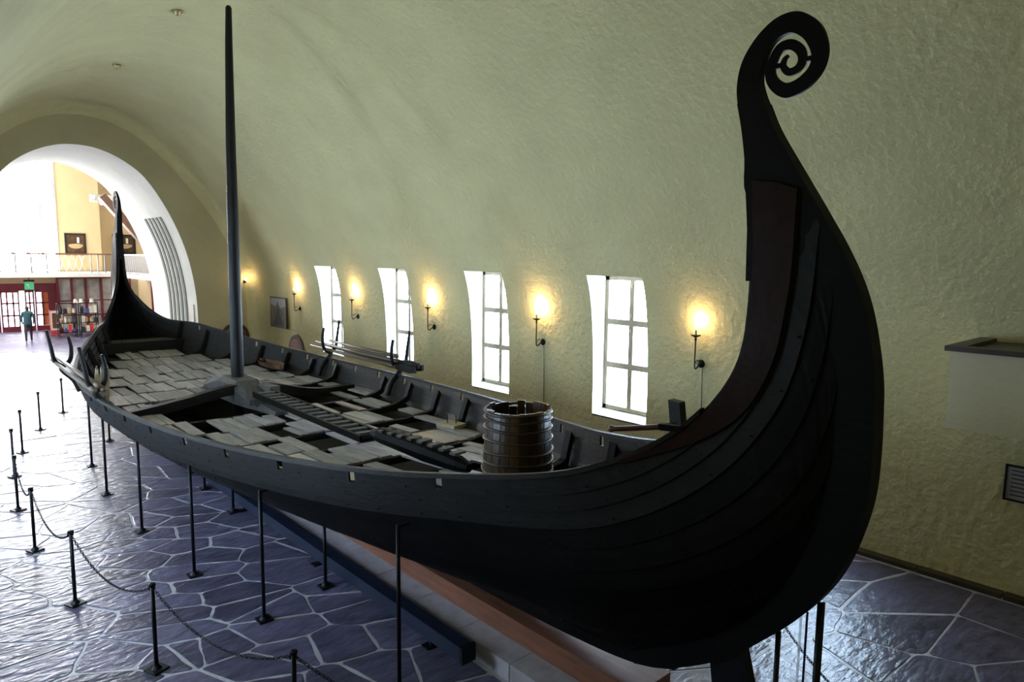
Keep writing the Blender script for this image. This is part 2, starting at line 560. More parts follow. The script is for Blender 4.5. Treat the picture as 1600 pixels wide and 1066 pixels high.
# ------------------------------------------------------------------ windows
def make_window(idx, y0, y1, sgn):
    yc = (y0 + y1) / 2
    root = thing('window_%d' % idx, (sgn * 5.72, yc, WZ0), None, 'window', kind='structure')
    XF = 6.08                     # plane of the wooden frame
    mb = MB()
    zz = [z for z in zs if WZ0 <= z <= WZ1]
    # side reveals
    for y in (y0, y1):
        sp = 0.06 if y == y1 else -0.06
        V = []; F = []
        for z in zz:
            V += [(sgn * wall_x(z), y, z), (sgn * (XF + 0.05), y, z)]
        for i in range(len(zz) - 1):
            F.append((2 * i, 2 * i + 1, 2 * i + 3, 2 * i + 2))
        mb.add(V, F)
    mb.add([(sgn * wall_x(WZ1), y0, WZ1), (sgn * wall_x(WZ1), y1, WZ1), (sgn * (XF + 0.05), y1, WZ1), (sgn * (XF + 0.05), y0, WZ1)], [(0, 1, 2, 3)])
    mb.build('reveal', 'plaster_white', root)
    mb = MB()
    mb.add([(sgn * 5.72, y0, WZ0), (sgn * 5.72, y1, WZ0), (sgn * (XF + .05), y1, WZ0 + 0.09), (sgn * (XF + .05), y0, WZ0 + 0.09),
            (sgn * 5.72, y0, WZ0 - .03), (sgn * 5.72, y1, WZ0 - .03), (sgn * (XF + .05), y1, WZ0 - .03), (sgn * (XF + .05), y0, WZ0 - .03)],
           [(0, 1, 2, 3), (4, 5, 6, 7), (0, 1, 5, 4), (2, 3, 7, 6)])
    mb.build('window_sill', 'plaster_white', root)
    fz0, fz1 = WZ0 + 0.09, WZ1 - 0.02
    fr = MB()
    x = sgn * (XF + 0.03)
    fr.box((x, y0 + .045, (fz0 + fz1) / 2), (.10, .09, fz1 - fz0))
    fr.box((x, y1 - .045, (fz0 + fz1) / 2), (.10, .09, fz1 - fz0))
    fr.box((x, yc, fz0 + .04), (.10, y1 - y0, .08))
    fr.box((x, yc, fz1 - .04), (.10, y1 - y0, .08))
    frame = fr.build('window_frame', 'window_wood', root)
    mb = MB(); mb.box((x - sgn * .01, yc, (fz0 + fz1) / 2), (.09, .11, fz1 - fz0 - .16)); mb.build('mullion', 'window_wood', root)
    rows = np.linspace(fz0 + .04, fz1 - .04, 4)
    for zt in rows[1:3]:
        mb = MB(); mb.box((x - sgn * .015, yc, zt), (.09, y1 - y0 - .16, .12)); mb.build('transom', 'window_wood', root)
    for i in range(3):
        za, zb = rows[i] + .06, rows[i + 1] - .06
        for (ya, yb) in ((y0 + .09, yc - .055), (yc + .055, y1 - .09)):
            mb = MB()
            mb.box((sgn * (XF + .05), (ya + yb) / 2, (za + zb) / 2), (.012, yb - ya + .02, zb - za + .06))
            mb.build('pane', 'daylight_right' if sgn > 0 else 'daylight_left', root)
        if sgn > 0:
            for zz_ in (za + .1, zb - .1):
                mb = MB(); mb.box((sgn * (XF - .035), yc, zz_), (.02, .03, .07)); mb.build('latch', 'brass', root)
    return root


ordn = ['nearest window, hidden behind the tall carved prow', 'large window right of the wooden tub, nearest one in full view',
        'window just left of the wooden tub between two lamps', 'window behind the oars stacked on the far rail',
        'farthest window toward the arch beside the framed photograph']
for k, (a, b) in enumerate(WIN_Y):
    w = make_window(k + 1, a, b, 1)
    w['label'] = 'six-pane brown ' + ordn[k]
for k, (a, b) in enumerate(LEFT_WIN):
    w = make_window(k + 6, a, b, -1)
    w['label'] = 'six-pane window in the wall on the camera side, bay %d from the viewer' % (k + 1)
    w['group'] = 'windows on the camera side'

# ------------------------------------------------------------------ floor: crazy paving, stone by stone
mb = MB()
mb.box((0, 22.6, -0.06), (18.4, 50.0, 0.11))
floor = mb.build('floor', 'grout')
tag(floor, 'crazy paving of dark slate with pale joints', 'floor', kind='structure')


def voronoi(seeds, bounds, anis, ang):
    """clip a box by bisectors; seeds in world, metric stretched along ang"""
    ca, sa = math.cos(ang), math.sin(ang)
    T = np.array([[ca, sa], [-sa, ca]])
    T[1] *= anis
    S = seeds @ T.T
    Ti = np.linalg.inv(T)
    x0, y0, x1, y1 = bounds
    base = np.array([(x0, y0), (x1, y0), (x1, y1), (x0, y1)]) @ T.T
    cells = []
    for i, s in enumerate(S):
        d2 = ((S - s) ** 2).sum(1)
        near = np.argsort(d2)[1:26]
        poly = [p for p in base]
        for j in near:
            mid = (s + S[j]) / 2; nn = S[j] - s
            out = []
            for k in range(len(poly)):
                a, b = poly[k], poly[(k + 1) % len(poly)]
                da, db = (a - mid) @ nn, (b - mid) @ nn
                if da <= 0: out.append(a)
                if da * db < 0: out.append(a + (b - a) * da / (da - db))
            poly = out
            if len(poly) < 3: break
        if len(poly) >= 3:
            cells.append(np.array(poly) @ Ti.T)
        else:
            cells.append(None)
    return cells


def stone_poly(c, gap):
    """shrink a cell, roughen the edges"""
    ctr = c.mean(0)
    n = len(c)
    # inset every edge
    area = 0.5 * sum(c[i][0] * c[(i + 1) % n][1] - c[(i + 1) % n][0] * c[i][1] for i in range(n))
    if area < 0: c = c[::-1]
    poly = [p for p in c]
    for i in range(n):
        a, b = c[i], c[(i + 1) % n]
        e = b - a; l = np.linalg.norm(e)
        if l < 1e-6: continue
        nn = np.array([e[1], -e[0]]) / l      # outward
        mid = a - nn * gap * rng.uniform(0.6, 1.5)
        out = []
        for k in range(len(poly)):
            p, q = poly[k], poly[(k + 1) % len(poly)]
            dp, dq = (p - mid) @ nn, (q - mid) @ nn
            if dp <= 0: out.append(p)
            if dp * dq < 0: out.append(p + (q - p) * dp / (dp - dq))
        poly = out
        if len(poly) < 3: return None
    out = []
    for k in range(len(poly)):
        p, q = poly[k], poly[(k + 1) % len(poly)]
        l = np.linalg.norm(q - p)
        # round the corner a little, kink the long edges
        r = min(0.035, l * 0.25)
        u = (q - p) / max(l, 1e-6)
        out.append(p + u * r)
        if l > 0.25:
            nn = np.array([u[1], -u[0]])
            for t in ((0.5,) if l < 0.5 else (0.33, 0.66)):
                out.append(p + (q - p) * t + nn * rng.uniform(-0.018, 0.012))
        out.append(q - u * r)
    return out


def seeds_for(x0, y0, x1, y1, dx, dy):
    s = []
    nx = max(1, int(round((x1 - x0) / dx))); ny = max(1, int(round((y1 - y0) / dy)))
    for j in range(ny):
        for i in range(nx):
            s.append((x0 + (i + .5 + .5 * (j % 2) - .25 + rng.uniform(-.5, .5)) * (x1 - x0) / nx,
                      y0 + (j + .5 + rng.uniform(-.5, .5)) * (y1 - y0) / ny))
    s = [p for p in s if rng.rand() > .16]
    s += [(p[0] + rng.uniform(.2, .4), p[1] + rng.uniform(-.2, .2)) for p in s if rng.rand() < .10 and p[0] + .4 < x1]
    return np.array(s)


def stone_mesh(mb, poly, solo):
    ctr = np.mean(poly, 0)
    tx, ty = rng.normal(0, 0.0035, 2)
    z0 = rng.uniform(-0.003, 0.003)
    n = len(poly)
    zf = lambda p: z0 + (p[0] - ctr[0]) * tx + (p[1] - ctr[1]) * ty
    V = [(p[0], p[1], -0.03) for p in poly]
    V += [(p[0], p[1], zf(p) - 0.003) for p in poly]
    ins = [p + (ctr - p) * min(0.3, 0.012 / max(np.linalg.norm(p - ctr), 0.02)) for p in poly]
    V += [(p[0], p[1], zf(p)) for p in ins]
    F = [(i, (i + 1) % n, n + (i + 1) % n, n + i) for i in range(n)]
    F += [(n + i, n + (i + 1) % n, 2 * n + (i + 1) % n, 2 * n + i) for i in range(n)]
    F.append(tuple(range(2 * n, 3 * n)))
    mb.add(V, F)


for bounds, dx, dy in (((-5.72, 4.2, -0.62, 19.6), 0.74, 0.54), ((0.62, 0.4, 5.52, 6.6), 0.86, 0.68)):
    sd = seeds_for(*bounds, dx, dy)
    for c in voronoi(sd, bounds, 1.55, -0.5):
        if c is None: continue
        p = stone_poly(c, 0.0135)
        if p is None or len(p) < 4: continue
        mb = MB(); stone_mesh(mb, p, True)
        ctr = np.mean(p, 0)
        me = mb.mesh('paving_stone', Vector((ctr[0], ctr[1], 0)))
        me.materials.append(MATS['slate'])
        o = shared('paving_stone', me, floor, (ctr[0], ctr[1], 0))
mb = MB()
for bounds in ((-5.72, -2.1, 5.72, 0.4), (-5.72, 0.4, 0.62, 4.2), (0.62, 6.6, 5.52, 27.2), (-5.72, 19.6, -0.62, 27.2), (-3.7, 27.2, 3.4, 33.0), (-9, 33.0, 9, 47.3)):
    sd = seeds_for(*bounds, 0.9, 0.7)
    for c in voronoi(sd, bounds, 1.55, -0.5):
        if c is None: continue
        p = stone_poly(c, 0.0135)
        if p is None or len(p) < 4: continue
        stone_mesh(mb, p, False)
o = mb.build('distant_paving', 'slate', floor)
o['kind'] = 'stuff'
# dark strip added as the painted shade along the foot of the right wall
mb = MB()
for k in range(28):
    y = Y_NEAR + 0.525 + k * 1.05
    mb.box((5.64, y, 0.03), (0.16, 1.03, 0.06 + 0.006 * math.sin(k * 2.3)))
tag(mb.build('wall_foot_shade', 'foot_shade_brown'), 'dark strip painting the shade at the foot of the window wall', 'shade_strip', kind='structure')

# ------------------------------------------------------------------ corner balcony on the right
bal = thing('balcony', (4.6, 1.0, 2.5), 'plaster balcony box with dark wooden handrail at the right edge', 'balcony')
mb = MB(); mb.box((4.83, 0.2, 2.96), (1.45, 4.5, 0.92)); mb.build('parapet', 'plaster_white', bal)
bal.children[0].data.materials[0] = MATS['parapet_plaster']
mb = MB(); mb.box((4.14, 0.2, 3.45), (0.18, 4.62, 0.06)); mb.build('handrail', 'balcony_wood', bal)
mb = MB(); mb.box((4.88, 2.42, 3.45), (1.34, 0.18, 0.06)); mb.build('handrail', 'balcony_wood', bal)
mb = MB(); mb.box((4.9, 0.2, 3.425), (1.4, 4.3, 0.01)); mb.build('floor_top', 'balcony_wood', bal)

# info panel
ip = thing('information_panel', (5.69, 1.75, 1.35), 'framed information sheet on the wall below the balcony', 'sign')
mb = MB(); mb.box((5.69, 1.72, 1.57), (0.02, 0.78, 0.46)); mb.build('sheet', 'paper', ip)
fr = MB()
for s in (-1, 1):
    fr.box((5.68, 1.72 + s * .39, 1.57), (.035, .025, .49)); fr.box((5.68, 1.72, 1.57 + s * .23), (.035, .80, .025))
fr.build('frame', 'black_iron', ip)
for k in range(7):
    mb = MB(); wl = 0.6 * rng.uniform(.6, 1); mb.box((5.677, 2.05 - wl / 2, 1.74 - k * .055), (.004, wl, .018)); mb.build('text_line', 'ink', ip)

# ------------------------------------------------------------------ sconces
def make_sconce():
    root = thing('wall_sconce', (0, 0, 0), None, 'lamp', 'candle sconces on the window wall')
    mb = MB(); mb.lathe([(.075, 0), (.075, .015), (.05, .035), (.02, .05)], (0, 0, 0), 16, Matrix.Rotation(-math.pi / 2, 3, 'Y')); mb.build('backplate', 'black_iron', root, smooth=True)
    mb = MB()
    path = [(-.03, 0, 0), (-.10, 0, -.03), (-.16, 0, -.07), (-.20, 0, -.06), (-.215, 0, .0), (-.215, 0, .30), (-.215, 0, .50)]
    mb.tube(catmull(path, 5), .013, 8); mb.build('arm', 'black_iron', root, smooth=True)
    mb = MB()
    a = np.linspace(0, 4.9, 18)
    mb.tube([(-.15 + .045 * math.cos(t) * (1 - t / 9), 0, .045 + .045 * math.sin(t) * (1 - t / 9)) for t in a], .008, 6); mb.build('scroll', 'black_iron', root, smooth=True)
    mb = MB(); mb.lathe([(.015, .44), (.025, .46), (.015, .48), (.02, .50), (.085, .53), (.09, .545), (.02, .54)], (-.215, 0, 0), 16); mb.build('drip_pan', 'black_iron', root, smooth=True)
    mb = MB(); mb.lathe([(.02, .54), (.02, .64), (.018, .645)], (-.215, 0, 0), 10); mb.build('candle', 'candle', root, smooth=True)
    mb = MB(); mb.lathe([(.006, .645), (.017, .67), (.019, .69), (.012, .72), (.003, .745)], (-.215, 0, 0), 10); mb.build('bulb', 'bulb_glow', root, smooth=True)
    return root


LAMPS = [(6.80, 'candle sconce with hanging cable, nearest the curled prow'), (10.88, 'candle sconce with hanging cable above the wooden tub'),
         (15.05, 'candle sconce without cable between the second and third windows'), (19.12, 'candle sconce between the two farthest windows'),
         (23.22, 'candle sconce right of the framed photograph')]
sc0 = make_sconce()
for i, (y, lab) in enumerate(LAMPS):
    s = sc0 if i == 0 else copy_tree(sc0)
    s.location = (wall_x(2.58) - .005, y, 2.58)
    s['label'] = 'black iron ' + lab
    ld = bpy.data.lights.new('sconce_light', 'POINT')
    ld.energy = 13; ld.color = (1.0, 0.68, 0.33); ld.shadow_soft_size = 0.03
    lo = bpy.data.objects.new('sconce_light', ld); COL.objects.link(lo)
    lo.parent = s; lo.location = (-.215, 0, .80)
    if i < 2:
        mb = MB()
        mb.tube([(5.70, y - .02, 2.5), (5.715, y - .02, 2.2), (5.715, y - .03, 1.2), (5.715, y - .02, .1)], .008, 6)
        c = mb.build('lamp_cable', 'cable_grey', org=(5.71, y, .1))
        tag(c, 'thin cable running down the wall below the sconce %s' % ('nearest the prow' if i == 0 else 'above the tub'), 'cable')
# spot on the end wall
es = thing('end_wall_lamp', (5.1, 27.15, 3.5), 'small glowing lamp on the end wall right of the mast', 'lamp')
mb = MB(); mb.lathe([(.06, 0), (.06, .02), (.02, .05)], (5.25, 27.18, 3.42), 12, Matrix.Rotation(math.pi / 2, 3, 'X')); mb.build('backplate', 'black_iron', es)
mb = MB(); mb.tube([(5.25, 27.15, 3.42), (5.25, 27.02, 3.40), (5.25, 27.0, 3.46)], .01, 6); mb.build('arm', 'black_iron', es)
mb = MB(); mb.lathe([(.01, 0), (.04, .02), (.045, .06), (.02, .09)], (5.25, 27.0, 3.46), 12); mb.build('bulb', 'bulb_glow', es, smooth=True)
ld = bpy.data.lights.new('end_lamp_light', 'POINT'); ld.energy = 3; ld.color = (1, .7, .4); ld.shadow_soft_size = .03
lo = bpy.data.objects.new('end_lamp_light', ld); COL.objects.link(lo); lo.parent = es; lo.location = (.13, -.2, .12)

# sensors on the vault
for (x, y, lab) in ((-.35, 15.6, 'small round detector on the vault, upper of the two'), (-.25, 21.1, 'small round detector on the vault, nearer the arch')):
    mb = MB(); z = 9.44; mb.lathe([(.11, z), (.11, z - .04), (.07, z - .08), (.06, z - .11), (.02, z - .12)], (x, y, 0), 14)
    tag(mb.build('ceiling_detector', 'brass', org=(x, y, z), smooth=True), lab, 'detector', 'detectors on the vault')

# ------------------------------------------------------------------ wall hangings near the arch
ph = thing('framed_photograph', (5.68, 24.9, 1.77), 'black and white photograph panel on the window wall beyond the sconces', 'picture')
mb = MB(); mb.box((5.63, 24.92, 2.33), (.05, 1.42, 1.14)); mb.build('panel', 'goods_black', ph)
mb = MB(); mb.box((5.60, 24.92, 2.33), (.012, 1.38, 1.10)); mb.build('print', 'photo_dark', ph)
mb = MB(); mb.add([(5.592, 24.25, 2.86), (5.592, 25.55, 2.86), (5.592, 25.55, 2.62), (5.592, 25.1, 2.55), (5.592, 24.9, 2.78), (5.592, 24.72, 2.5), (5.592, 24.25, 2.6)], [(0, 1, 2, 3, 4, 5, 6)]); mb.build('print_sky', 'paper', ph)
mb = MB(); mb.add([(5.591, 24.35, 1.85), (5.591, 25.3, 1.85), (5.591, 25.0, 2.35), (5.591, 24.86, 2.62), (5.591, 24.75, 2.3)], [(0, 1, 2, 3, 4)]); mb.build('print_figure', 'goods_black', ph)


def shield(name, c, r, ax, lab, mats, rings):
    root = thing(name, c, lab, 'shield')
    M = Matrix.Rotation(-math.pi / 2, 3, 'Y') if ax == 'x' else Matrix.Rotation(math.pi / 2, 3, 'X')
    mb = MB(); mb.lathe([(r * .2, .09), (r, .0), (r, .02), (r * .2, .07)][:2] + [(r, .03), (r * .6, .06), (r * .1, .07)], c, 36, M); mb.build('board', mats[0], root, smooth=False)
    for k, (a, b, m) in enumerate(rings):
        mb = MB(); mb.lathe([(a * r, .03), (b * r, .03), (b * r, .085 - .045 * b), (a * r, .09 - .045 * a)], c, 36, M); mb.build('painted_ring', m, root)
    mb = MB(); mb.lathe([(r * .17, .05), (r * .17, .09), (r * .12, .13), (r * .05, .15)], c, 20, M); mb.build('boss', 'shield_dark', root, smooth=True)
    return root


shield('round_shield', (5.70, 23.6, 1.0), .60, 'x', 'plain red round shield on the window wall behind the rail', ['shield_red'], [(.93, 1.0, 'shield_dark')])
shield('ringed_shield', (4.80, 27.17, 1.25), .56, 'y', 'ochre shield with dark rings on the end wall behind the mast', ['shield_ochre'],
       [(.9, 1.0, 'shield_dark'), (.58, .68, 'shield_dark'), (.30, .40, 'shield_dark')])

# ================================================================== THE SHIP
Y0 = 12.87
KY = [2.2, 3, 4, 5, 6.5, 8, 10, 12, 13.5, 15, 17, 18, 20, 21.5, 22.7, 23.5]
KW = [.1, .45, .80, 1.13, 1.67, 2.08, 2.43, 2.60, 2.64, 2.60, 2.30, 2.05, 1.36, .80, .42, .1]
KZ = [3.6, 3.1, 2.58, 2.36, 2.19, 2.11, 2.04, 2.0, 1.99, 2.0, 2.09, 2.18, 2.45, 2.70, 3.0, 3.6]
SHIP = thing('viking_ship', (0, Y0, 0.45), 'long tarred oak viking ship with curled prow and stern on a plinth', 'ship')


def w_at(y): return float(smooth_interp(y, KY, KW))


def zr_at(y): return float(smooth_interp(y, KY, KZ))


def zg_at(y):
    d = abs(y - Y0)
    return 0.62 + 0.05 * max(0, (d - 6.5) / 2.0) ** 2


def sect(v, y):
    """half section of the hull: keel v=0, knuckle v=.8, rail v=1"""
    w, zr, zg = w_at(y), zr_at(y), zg_at(y)
    wk, zk = w * 0.945, zr - 0.43
    if v <= .8:
        q = v / .8
        x = .08 + (wk - .08) * (.45 * q + .55 * math.sin(q * math.pi / 2))
        z = zg + (zk - zg) * (.45 * q + .55 * (1 - math.cos(q * math.pi / 2)))
    else:
        r = (v - .8) / .2
        x = wk + (w - wk) * r
        z = zk + (zr - zk) * r
    return (x, y, z)


VB = [0, .3, .6, .85, 1.0]
BOW = {
    'E': [(.05, 3.35, .85), (.05, 2.30, 1.96), (.05, 2.02, 3.60), (.05, 2.38, 4.95), (.05, 2.83, 5.08)],
    'A': [(.06, 3.52, .78), (.09, 2.46, 1.76), (.10, 2.10, 3.10), (.08, 2.40, 4.15), (.06, 2.78, 4.25)],
    'B': [(.07, 3.72, .73), (.16, 2.74, 1.52), (.20, 2.30, 2.62), (.15, 2.52, 3.50), (.13, 2.84, 3.58)],
    'C': [(.08, 4.00, .69), (.27, 3.15, 1.29), (.37, 2.76, 2.14), (.34, 2.93, 2.84), (.36, 3.16, 3.06)],
    'D': [(.08, 4.45, .66), (.44, 3.90, 1.08), (.64, 3.62, 1.72), (.69, 3.76, 2.28), (.74, 3.92, 2.60)],
}


def bow_row(row, v):
    return smooth_interp(v, VB, BOW[row])


STN = [5.3, 6.5, 8.0, 9.5, 11.0, 12.87, 14.7, 16.2, 17.7, 19.2, 20.4]


def strake_line(v, per=9):
    near = [bow_row(r, v) for r in 'EABCD']
    far = [np.array((p[0], 2 * Y0 - p[1], p[2])) for p in near[::-1]]
    return catmull(near + [sect(v, y) for y in STN] + far, per)


SEAMS = [0, .09, .18, .27, .36, .45, .54, .63, .72, .80, .87, .935, 1.0]
HOLES = [5.3 + 1.06 * k for k in range(15)]
for sgn in (-1, 1):
    lines = {}
    for i in range(12):
        a, b = SEAMS[i], SEAMS[i + 1]
        rows = 7 if i == 11 else 3
        vv = np.linspace(max(0, a - .012), b, rows)
        G = [strake_line(v, 16 if i == 11 else 9) for v in vv]
        nu = len(G[0])
        mb = MB()
        V = np.array(G)                      # rows x nu x 3
        du = np.gradient(V, axis=1); dv = np.gradient(V, axis=0)
        nrm = np.cross(du, dv); nrm /= np.maximum(np.linalg.norm(nrm, axis=2, keepdims=True), 1e-9)
        flip = np.where(nrm[..., :1] < 0, -1, 1); nrm = nrm * flip    # outward: +x
        off = np.linspace(.030, .006, rows)[:, None, None]
        wob = (rng.normal(0, .0012, (1, nu, 1)))
        Vo = V + nrm * (off + wob)
        Vi = Vo - nrm * .026
        for A in (Vo, Vi): A[..., 0] *= sgn
        allv = np.concatenate([Vo.reshape(-1, 3), Vi.reshape(-1, 3)])
        F = []
        n1 = rows * nu
        hole = set()
        if i == 11:
            for hy in HOLES:
                k = int(np.argmin(np.abs(V[1, :, 1] - hy)))
                for r_ in (1, 2, 3, 4): hole.add((r_, k))
        mask = np.ones((rows - 1, nu - 1), bool)
        for (r_, k) in hole: mask[r_, k] = False
        idx = lambda r_, k: r_ * nu + k

        def face(q): F.append(q if sgn > 0 else q[::-1])
        for r_ in range(rows - 1):
            for k in range(nu - 1):
                if not mask[r_, k]: continue
                q = (idx(r_, k), idx(r_, k + 1), idx(r_ + 1, k + 1), idx(r_ + 1, k))
                face(q[::-1]); face(tuple(n1 + t for t in q))
                for (dr, dk, e) in ((-1, 0, (0, 1)), (1, 0, (2, 3)), (0, -1, (3, 0)), (0, 1, (1, 2))):
                    rr, kk = r_ + dr, k + dk
                    if not (0 <= rr < rows - 1 and 0 <= kk < nu - 1) or not mask[rr, kk]:
                        s0, s1 = q[e[0]], q[e[1]]
                        face((s0, s1, n1 + s1, n1 + s0))
        mb.add(allv, F)
        mb.mi = [0] * len(F)
        # inner faces carry the paler, drier wood of the inside
        for fi, q in enumerate(mb.f):
            if min(q) >= n1: mb.mi[fi] = 1
        o = mb.build('strake', ['weathered_oak' if i >= 9 else 'tarred_oak', 'inner_oak'], SHIP, smooth=False)
    # gunwale cap
    g = strake_line(1.0, 9)
    sel = [p for p in g if 3.0 < p[1] < 2 * Y0 - 3.0]
    A = [(sgn * (p[0] - .03), p[1], p[2]) for p in sel]; B = [(sgn * (p[0] + .035), p[1], p[2]) for p in sel]
    mb = MB(); mb.strip(A, B, (0, 0, 1), -.02, .03); mb.build('gunwale', 'inner_oak', SHIP)

    # carved brown board along the inner edge of prow and stern
    for end in (0, 1):
        G = []
        for f_ in (0.0, .5, 1.0):
            row = []
            for k in range(37):
                t_ = min(1.0, max(0.0, (k - 22) / 14.0))
                lo_ = .865 + .105 * t_ * t_ * (3 - 2 * t_)
                row.append(catmull([bow_row(r, lo_ + (.985 - lo_) * f_) for r in 'EABCD'], 10)[k])
            G.append(row)
        V = np.array(G)
        V[..., 0] = V[..., 0] + .05
        if end: V[..., 1] = 2 * Y0 - V[..., 1]
        V[..., 0] *= sgn
        rows, nu = V.shape[:2]
        V2 = V.copy(); V2[..., 0] -= sgn * .045
        mb = MB(); F = []
        n1 = rows * nu
        for r_ in range(rows - 1):
            for k in range(nu - 1):
                q = (r_ * nu + k, r_ * nu + k + 1, (r_ + 1) * nu + k + 1, (r_ + 1) * nu + k)
                F.append(q)
        for k in range(nu - 1):
            F.append((k, k + 1, n1 + k + 1, n1 + k)); e = (rows - 1) * nu
            F.append((e + k, e + k + 1, n1 + e + k + 1, n1 + e + k))
        mb.add(np.concatenate([V.reshape(-1, 3), V2.reshape(-1, 3)]), F)
        o = mb.build('carved_board', 'brown_oak', SHIP)

# keel
kl = [(0, y, z) for y, z in ((3.3, .74), (3.75, .60), (4.5, .52), (5.7, .475), (8.8, .45), (Y0, .45))]
kl = catmull(kl + [(0, 2 * Y0 - p[1], p[2]) for p in kl[::-1][1:]], 6)
mb = MB()
mb.strip([(-.09, p[1], p[2]) for p in kl], [(.09, p[1], p[2]) for p in kl], (0, 0, 1), 0, .22)
mb.build('keel', 'tarred_oak', SHIP)

# stem posts with their spirals
OUT = [(3.75, .60), (3.46, .687), (3.06, .907), (2.76, 1.124), (2.487, 1.389), (2.236, 1.661), (2.053, 1.918), (1.927, 2.169), (1.833, 2.473),
       (1.778, 2.75), (1.763, 3.043), (1.769, 3.368), (1.783, 3.6), (1.82, 3.83), (1.88, 4.088), (1.96, 4.312), (2.087, 4.561), (2.20, 4.747),
       (2.32, 4.938), (2.509, 5.234), (2.649, 5.463), (2.74, 5.66)]
INN = [(3.95, .80), (3.62, .92), (3.28, 1.12), (3.02, 1.32), (2.77, 1.55), (2.55, 1.80), (2.38, 2.04), (2.25, 2.28), (2.16, 2.56),
       (2.10, 2.80), (2.08, 3.06), (2.09, 3.38), (2.11, 3.62), (2.15, 3.86), (2.22, 4.12), (2.31, 4.34), (2.44, 4.58), (2.58, 4.76),
       (2.84, 4.96), (2.875, 5.25), (2.92, 5.50), (2.965, 5.68)]
SPI = [(2.815, 5.56, .108), (2.868, 5.698, .101), (2.893, 5.836, .093), (2.869, 5.984, .088), (2.778, 6.133, .075), (2.671, 6.205, .074), (2.56, 6.215, .073),
       (2.466, 6.163, .072), (2.402, 6.092, .07), (2.353, 5.957, .061), (2.378, 5.844, .056), (2.478, 5.755, .055), (2.593, 5.73, .054),
       (2.693, 5.797, .045), (2.73, 5.882, .04), (2.712, 5.975, .036), (2.658, 6.053, .035), (2.574, 6.059, .037), (2.499, 5.998, .035),
       (2.483, 5.93, .031), (2.514, 5.875, .029), (2.581, 5.862, .028), (2.63, 5.915, .022), (2.621, 5.963, .017), (2.593, 5.985, .009)]
for end in (0, 1):
    fy = (lambda y: y) if not end else (lambda y: 2 * Y0 - y)
    o_ = catmull(OUT, 4); i_ = catmull(INN, 4)
    th = np.interp(o_[:, 1], [.6, 1.5, 3.5, 4.9, 5.7], [.10, .10, .085, .075, .065])
    mb = MB()
    mb.strip([(0, fy(p[0]), p[1]) for p in o_], [(0, fy(p[0]), p[1]) for p in i_], (1, 0, 0), -th, th)
    # wedge filling the top between the two planked sides
    mb.strip([(0, fy(y), z) for y, z in ((2.82, 4.96), (2.79, 4.7), (2.79, 4.29))], [(0, fy(y), z) for y, z in ((2.3, 4.9), (2.2, 4.6), (2.15, 4.29))], (1, 0, 0), -.05, .05)
    mb.strip([(0, fy(y), z) for y, z in ((2.80, 4.29), (2.81, 4.7), (2.84, 5.0))], [(0, fy(y), z) for y, z in ((2.5, 4.29), (2.5, 4.7), (2.5, 5.0))], (1, 0, 0), -.09, .09)
    post = mb.build('stem_post', 'tarred_oak', SHIP)
    c = catmull(SPI, 6)
    ctr = c[:, :2]
    d = np.gradient(ctr, axis=0); d /= np.linalg.norm(d, axis=1, keepdims=True)
    nn = np.stack([-d[:, 1], d[:, 0]], 1)
    a = ctr + nn * c[:, 2:3]; b = ctr - nn * c[:, 2:3]
    mb = MB()
    mb.strip([(0, fy(p[0]), p[1]) for p in a], [(0, fy(p[0]), p[1]) for p in b], (1, 0, 0), -np.interp(np.arange(len(c)), [0, 8, 26, 60, len(c)], [.06, .05, .022, .014, .010]), np.interp(np.arange(len(c)), [0, 8, 26, 60, len(c)], [.06, .05, .022, .014, .010]))
    sp = mb.build('spiral', 'tarred_oak', post)
    for (y, z) in ((2.435, 5.93), (2.668, 5.922)):
        mb = MB(); mb.box((0, fy(y), z), (.03, .075, .035)); mb.build('spiral_tie', 'tarred_oak', post)

# rivets along the strake seams of the near quarter
mb = MB()
for v in SEAMS[2:12]:
    c = strake_line(v + .008, 9)
    acc = 0
    for k in range(6, len(c) - 30):
        acc += np.linalg.norm(c[k] - c[k - 1])
        if acc > .42:
            acc = 0
            p = c[k] + np.array((.036, -.012 if c[k][1] < 5 else 0, -.004))
            p[0] *= -1
            mb.lathe([(.009, -.006), (.008, .002), (.003, .004)], p, 6, Matrix.Rotation(-math.pi / 2, 3, 'Y'))
o = mb.build('rivets', 'tarred_oak', SHIP)
o['kind'] = 'stuff'


# deck height, width
def zd_at(y): return 1.52 + .0062 * max(0, abs(y - 13.2) - 1.5) ** 2


def half_width(y, z):
    lo, hi = 0.0, 1.0
    for _ in range(30):
        m = (lo + hi) / 2
        if sect(m, y)[2] < z: lo = m
        else: hi = m
    return sect(lo, y)[0]


BAYS = [5.0 + 1.06 * k for k in range(16)]       # beam stations
for y in BAYS:
    z = zd_at(y)
    hw = half_width(y, z) - .03
    mb = MB()
    if abs(y - 13.48) < .3: continue
    mb.beam((-hw, y, z - .035), (hw, y, z - .035), .09, .10)
    mb.build('cross_beam', 'beam_oak', SHIP)
    # curved knees up both sides
    for s in (-1, 1):
        path = []
        v0 = .5
        pts = [sect(v, y) for v in np.linspace(.5, .965, 12)]
        pts = [p for p in pts if p[2] > z - .12]
        inner = [(s * max(0.05, hw - .55), y, z - .01), (s * (hw - .30), y, z + .02)] + [(s * (p[0] - .07 - .05 * (1 - (p[2] - z) / .5)), y, p[2]) for p in pts if p[2] > z + .06]
        c = catmull(inner, 4)
        mb = MB()
        mb.strip([(p[0], y - .05, p[2]) for p in c], [(p[0], y + .05, p[2]) for p in c], (s * .6, 0, -.8), -.04, .06)
        mb.build('rib', 'beam_oak', SHIP)

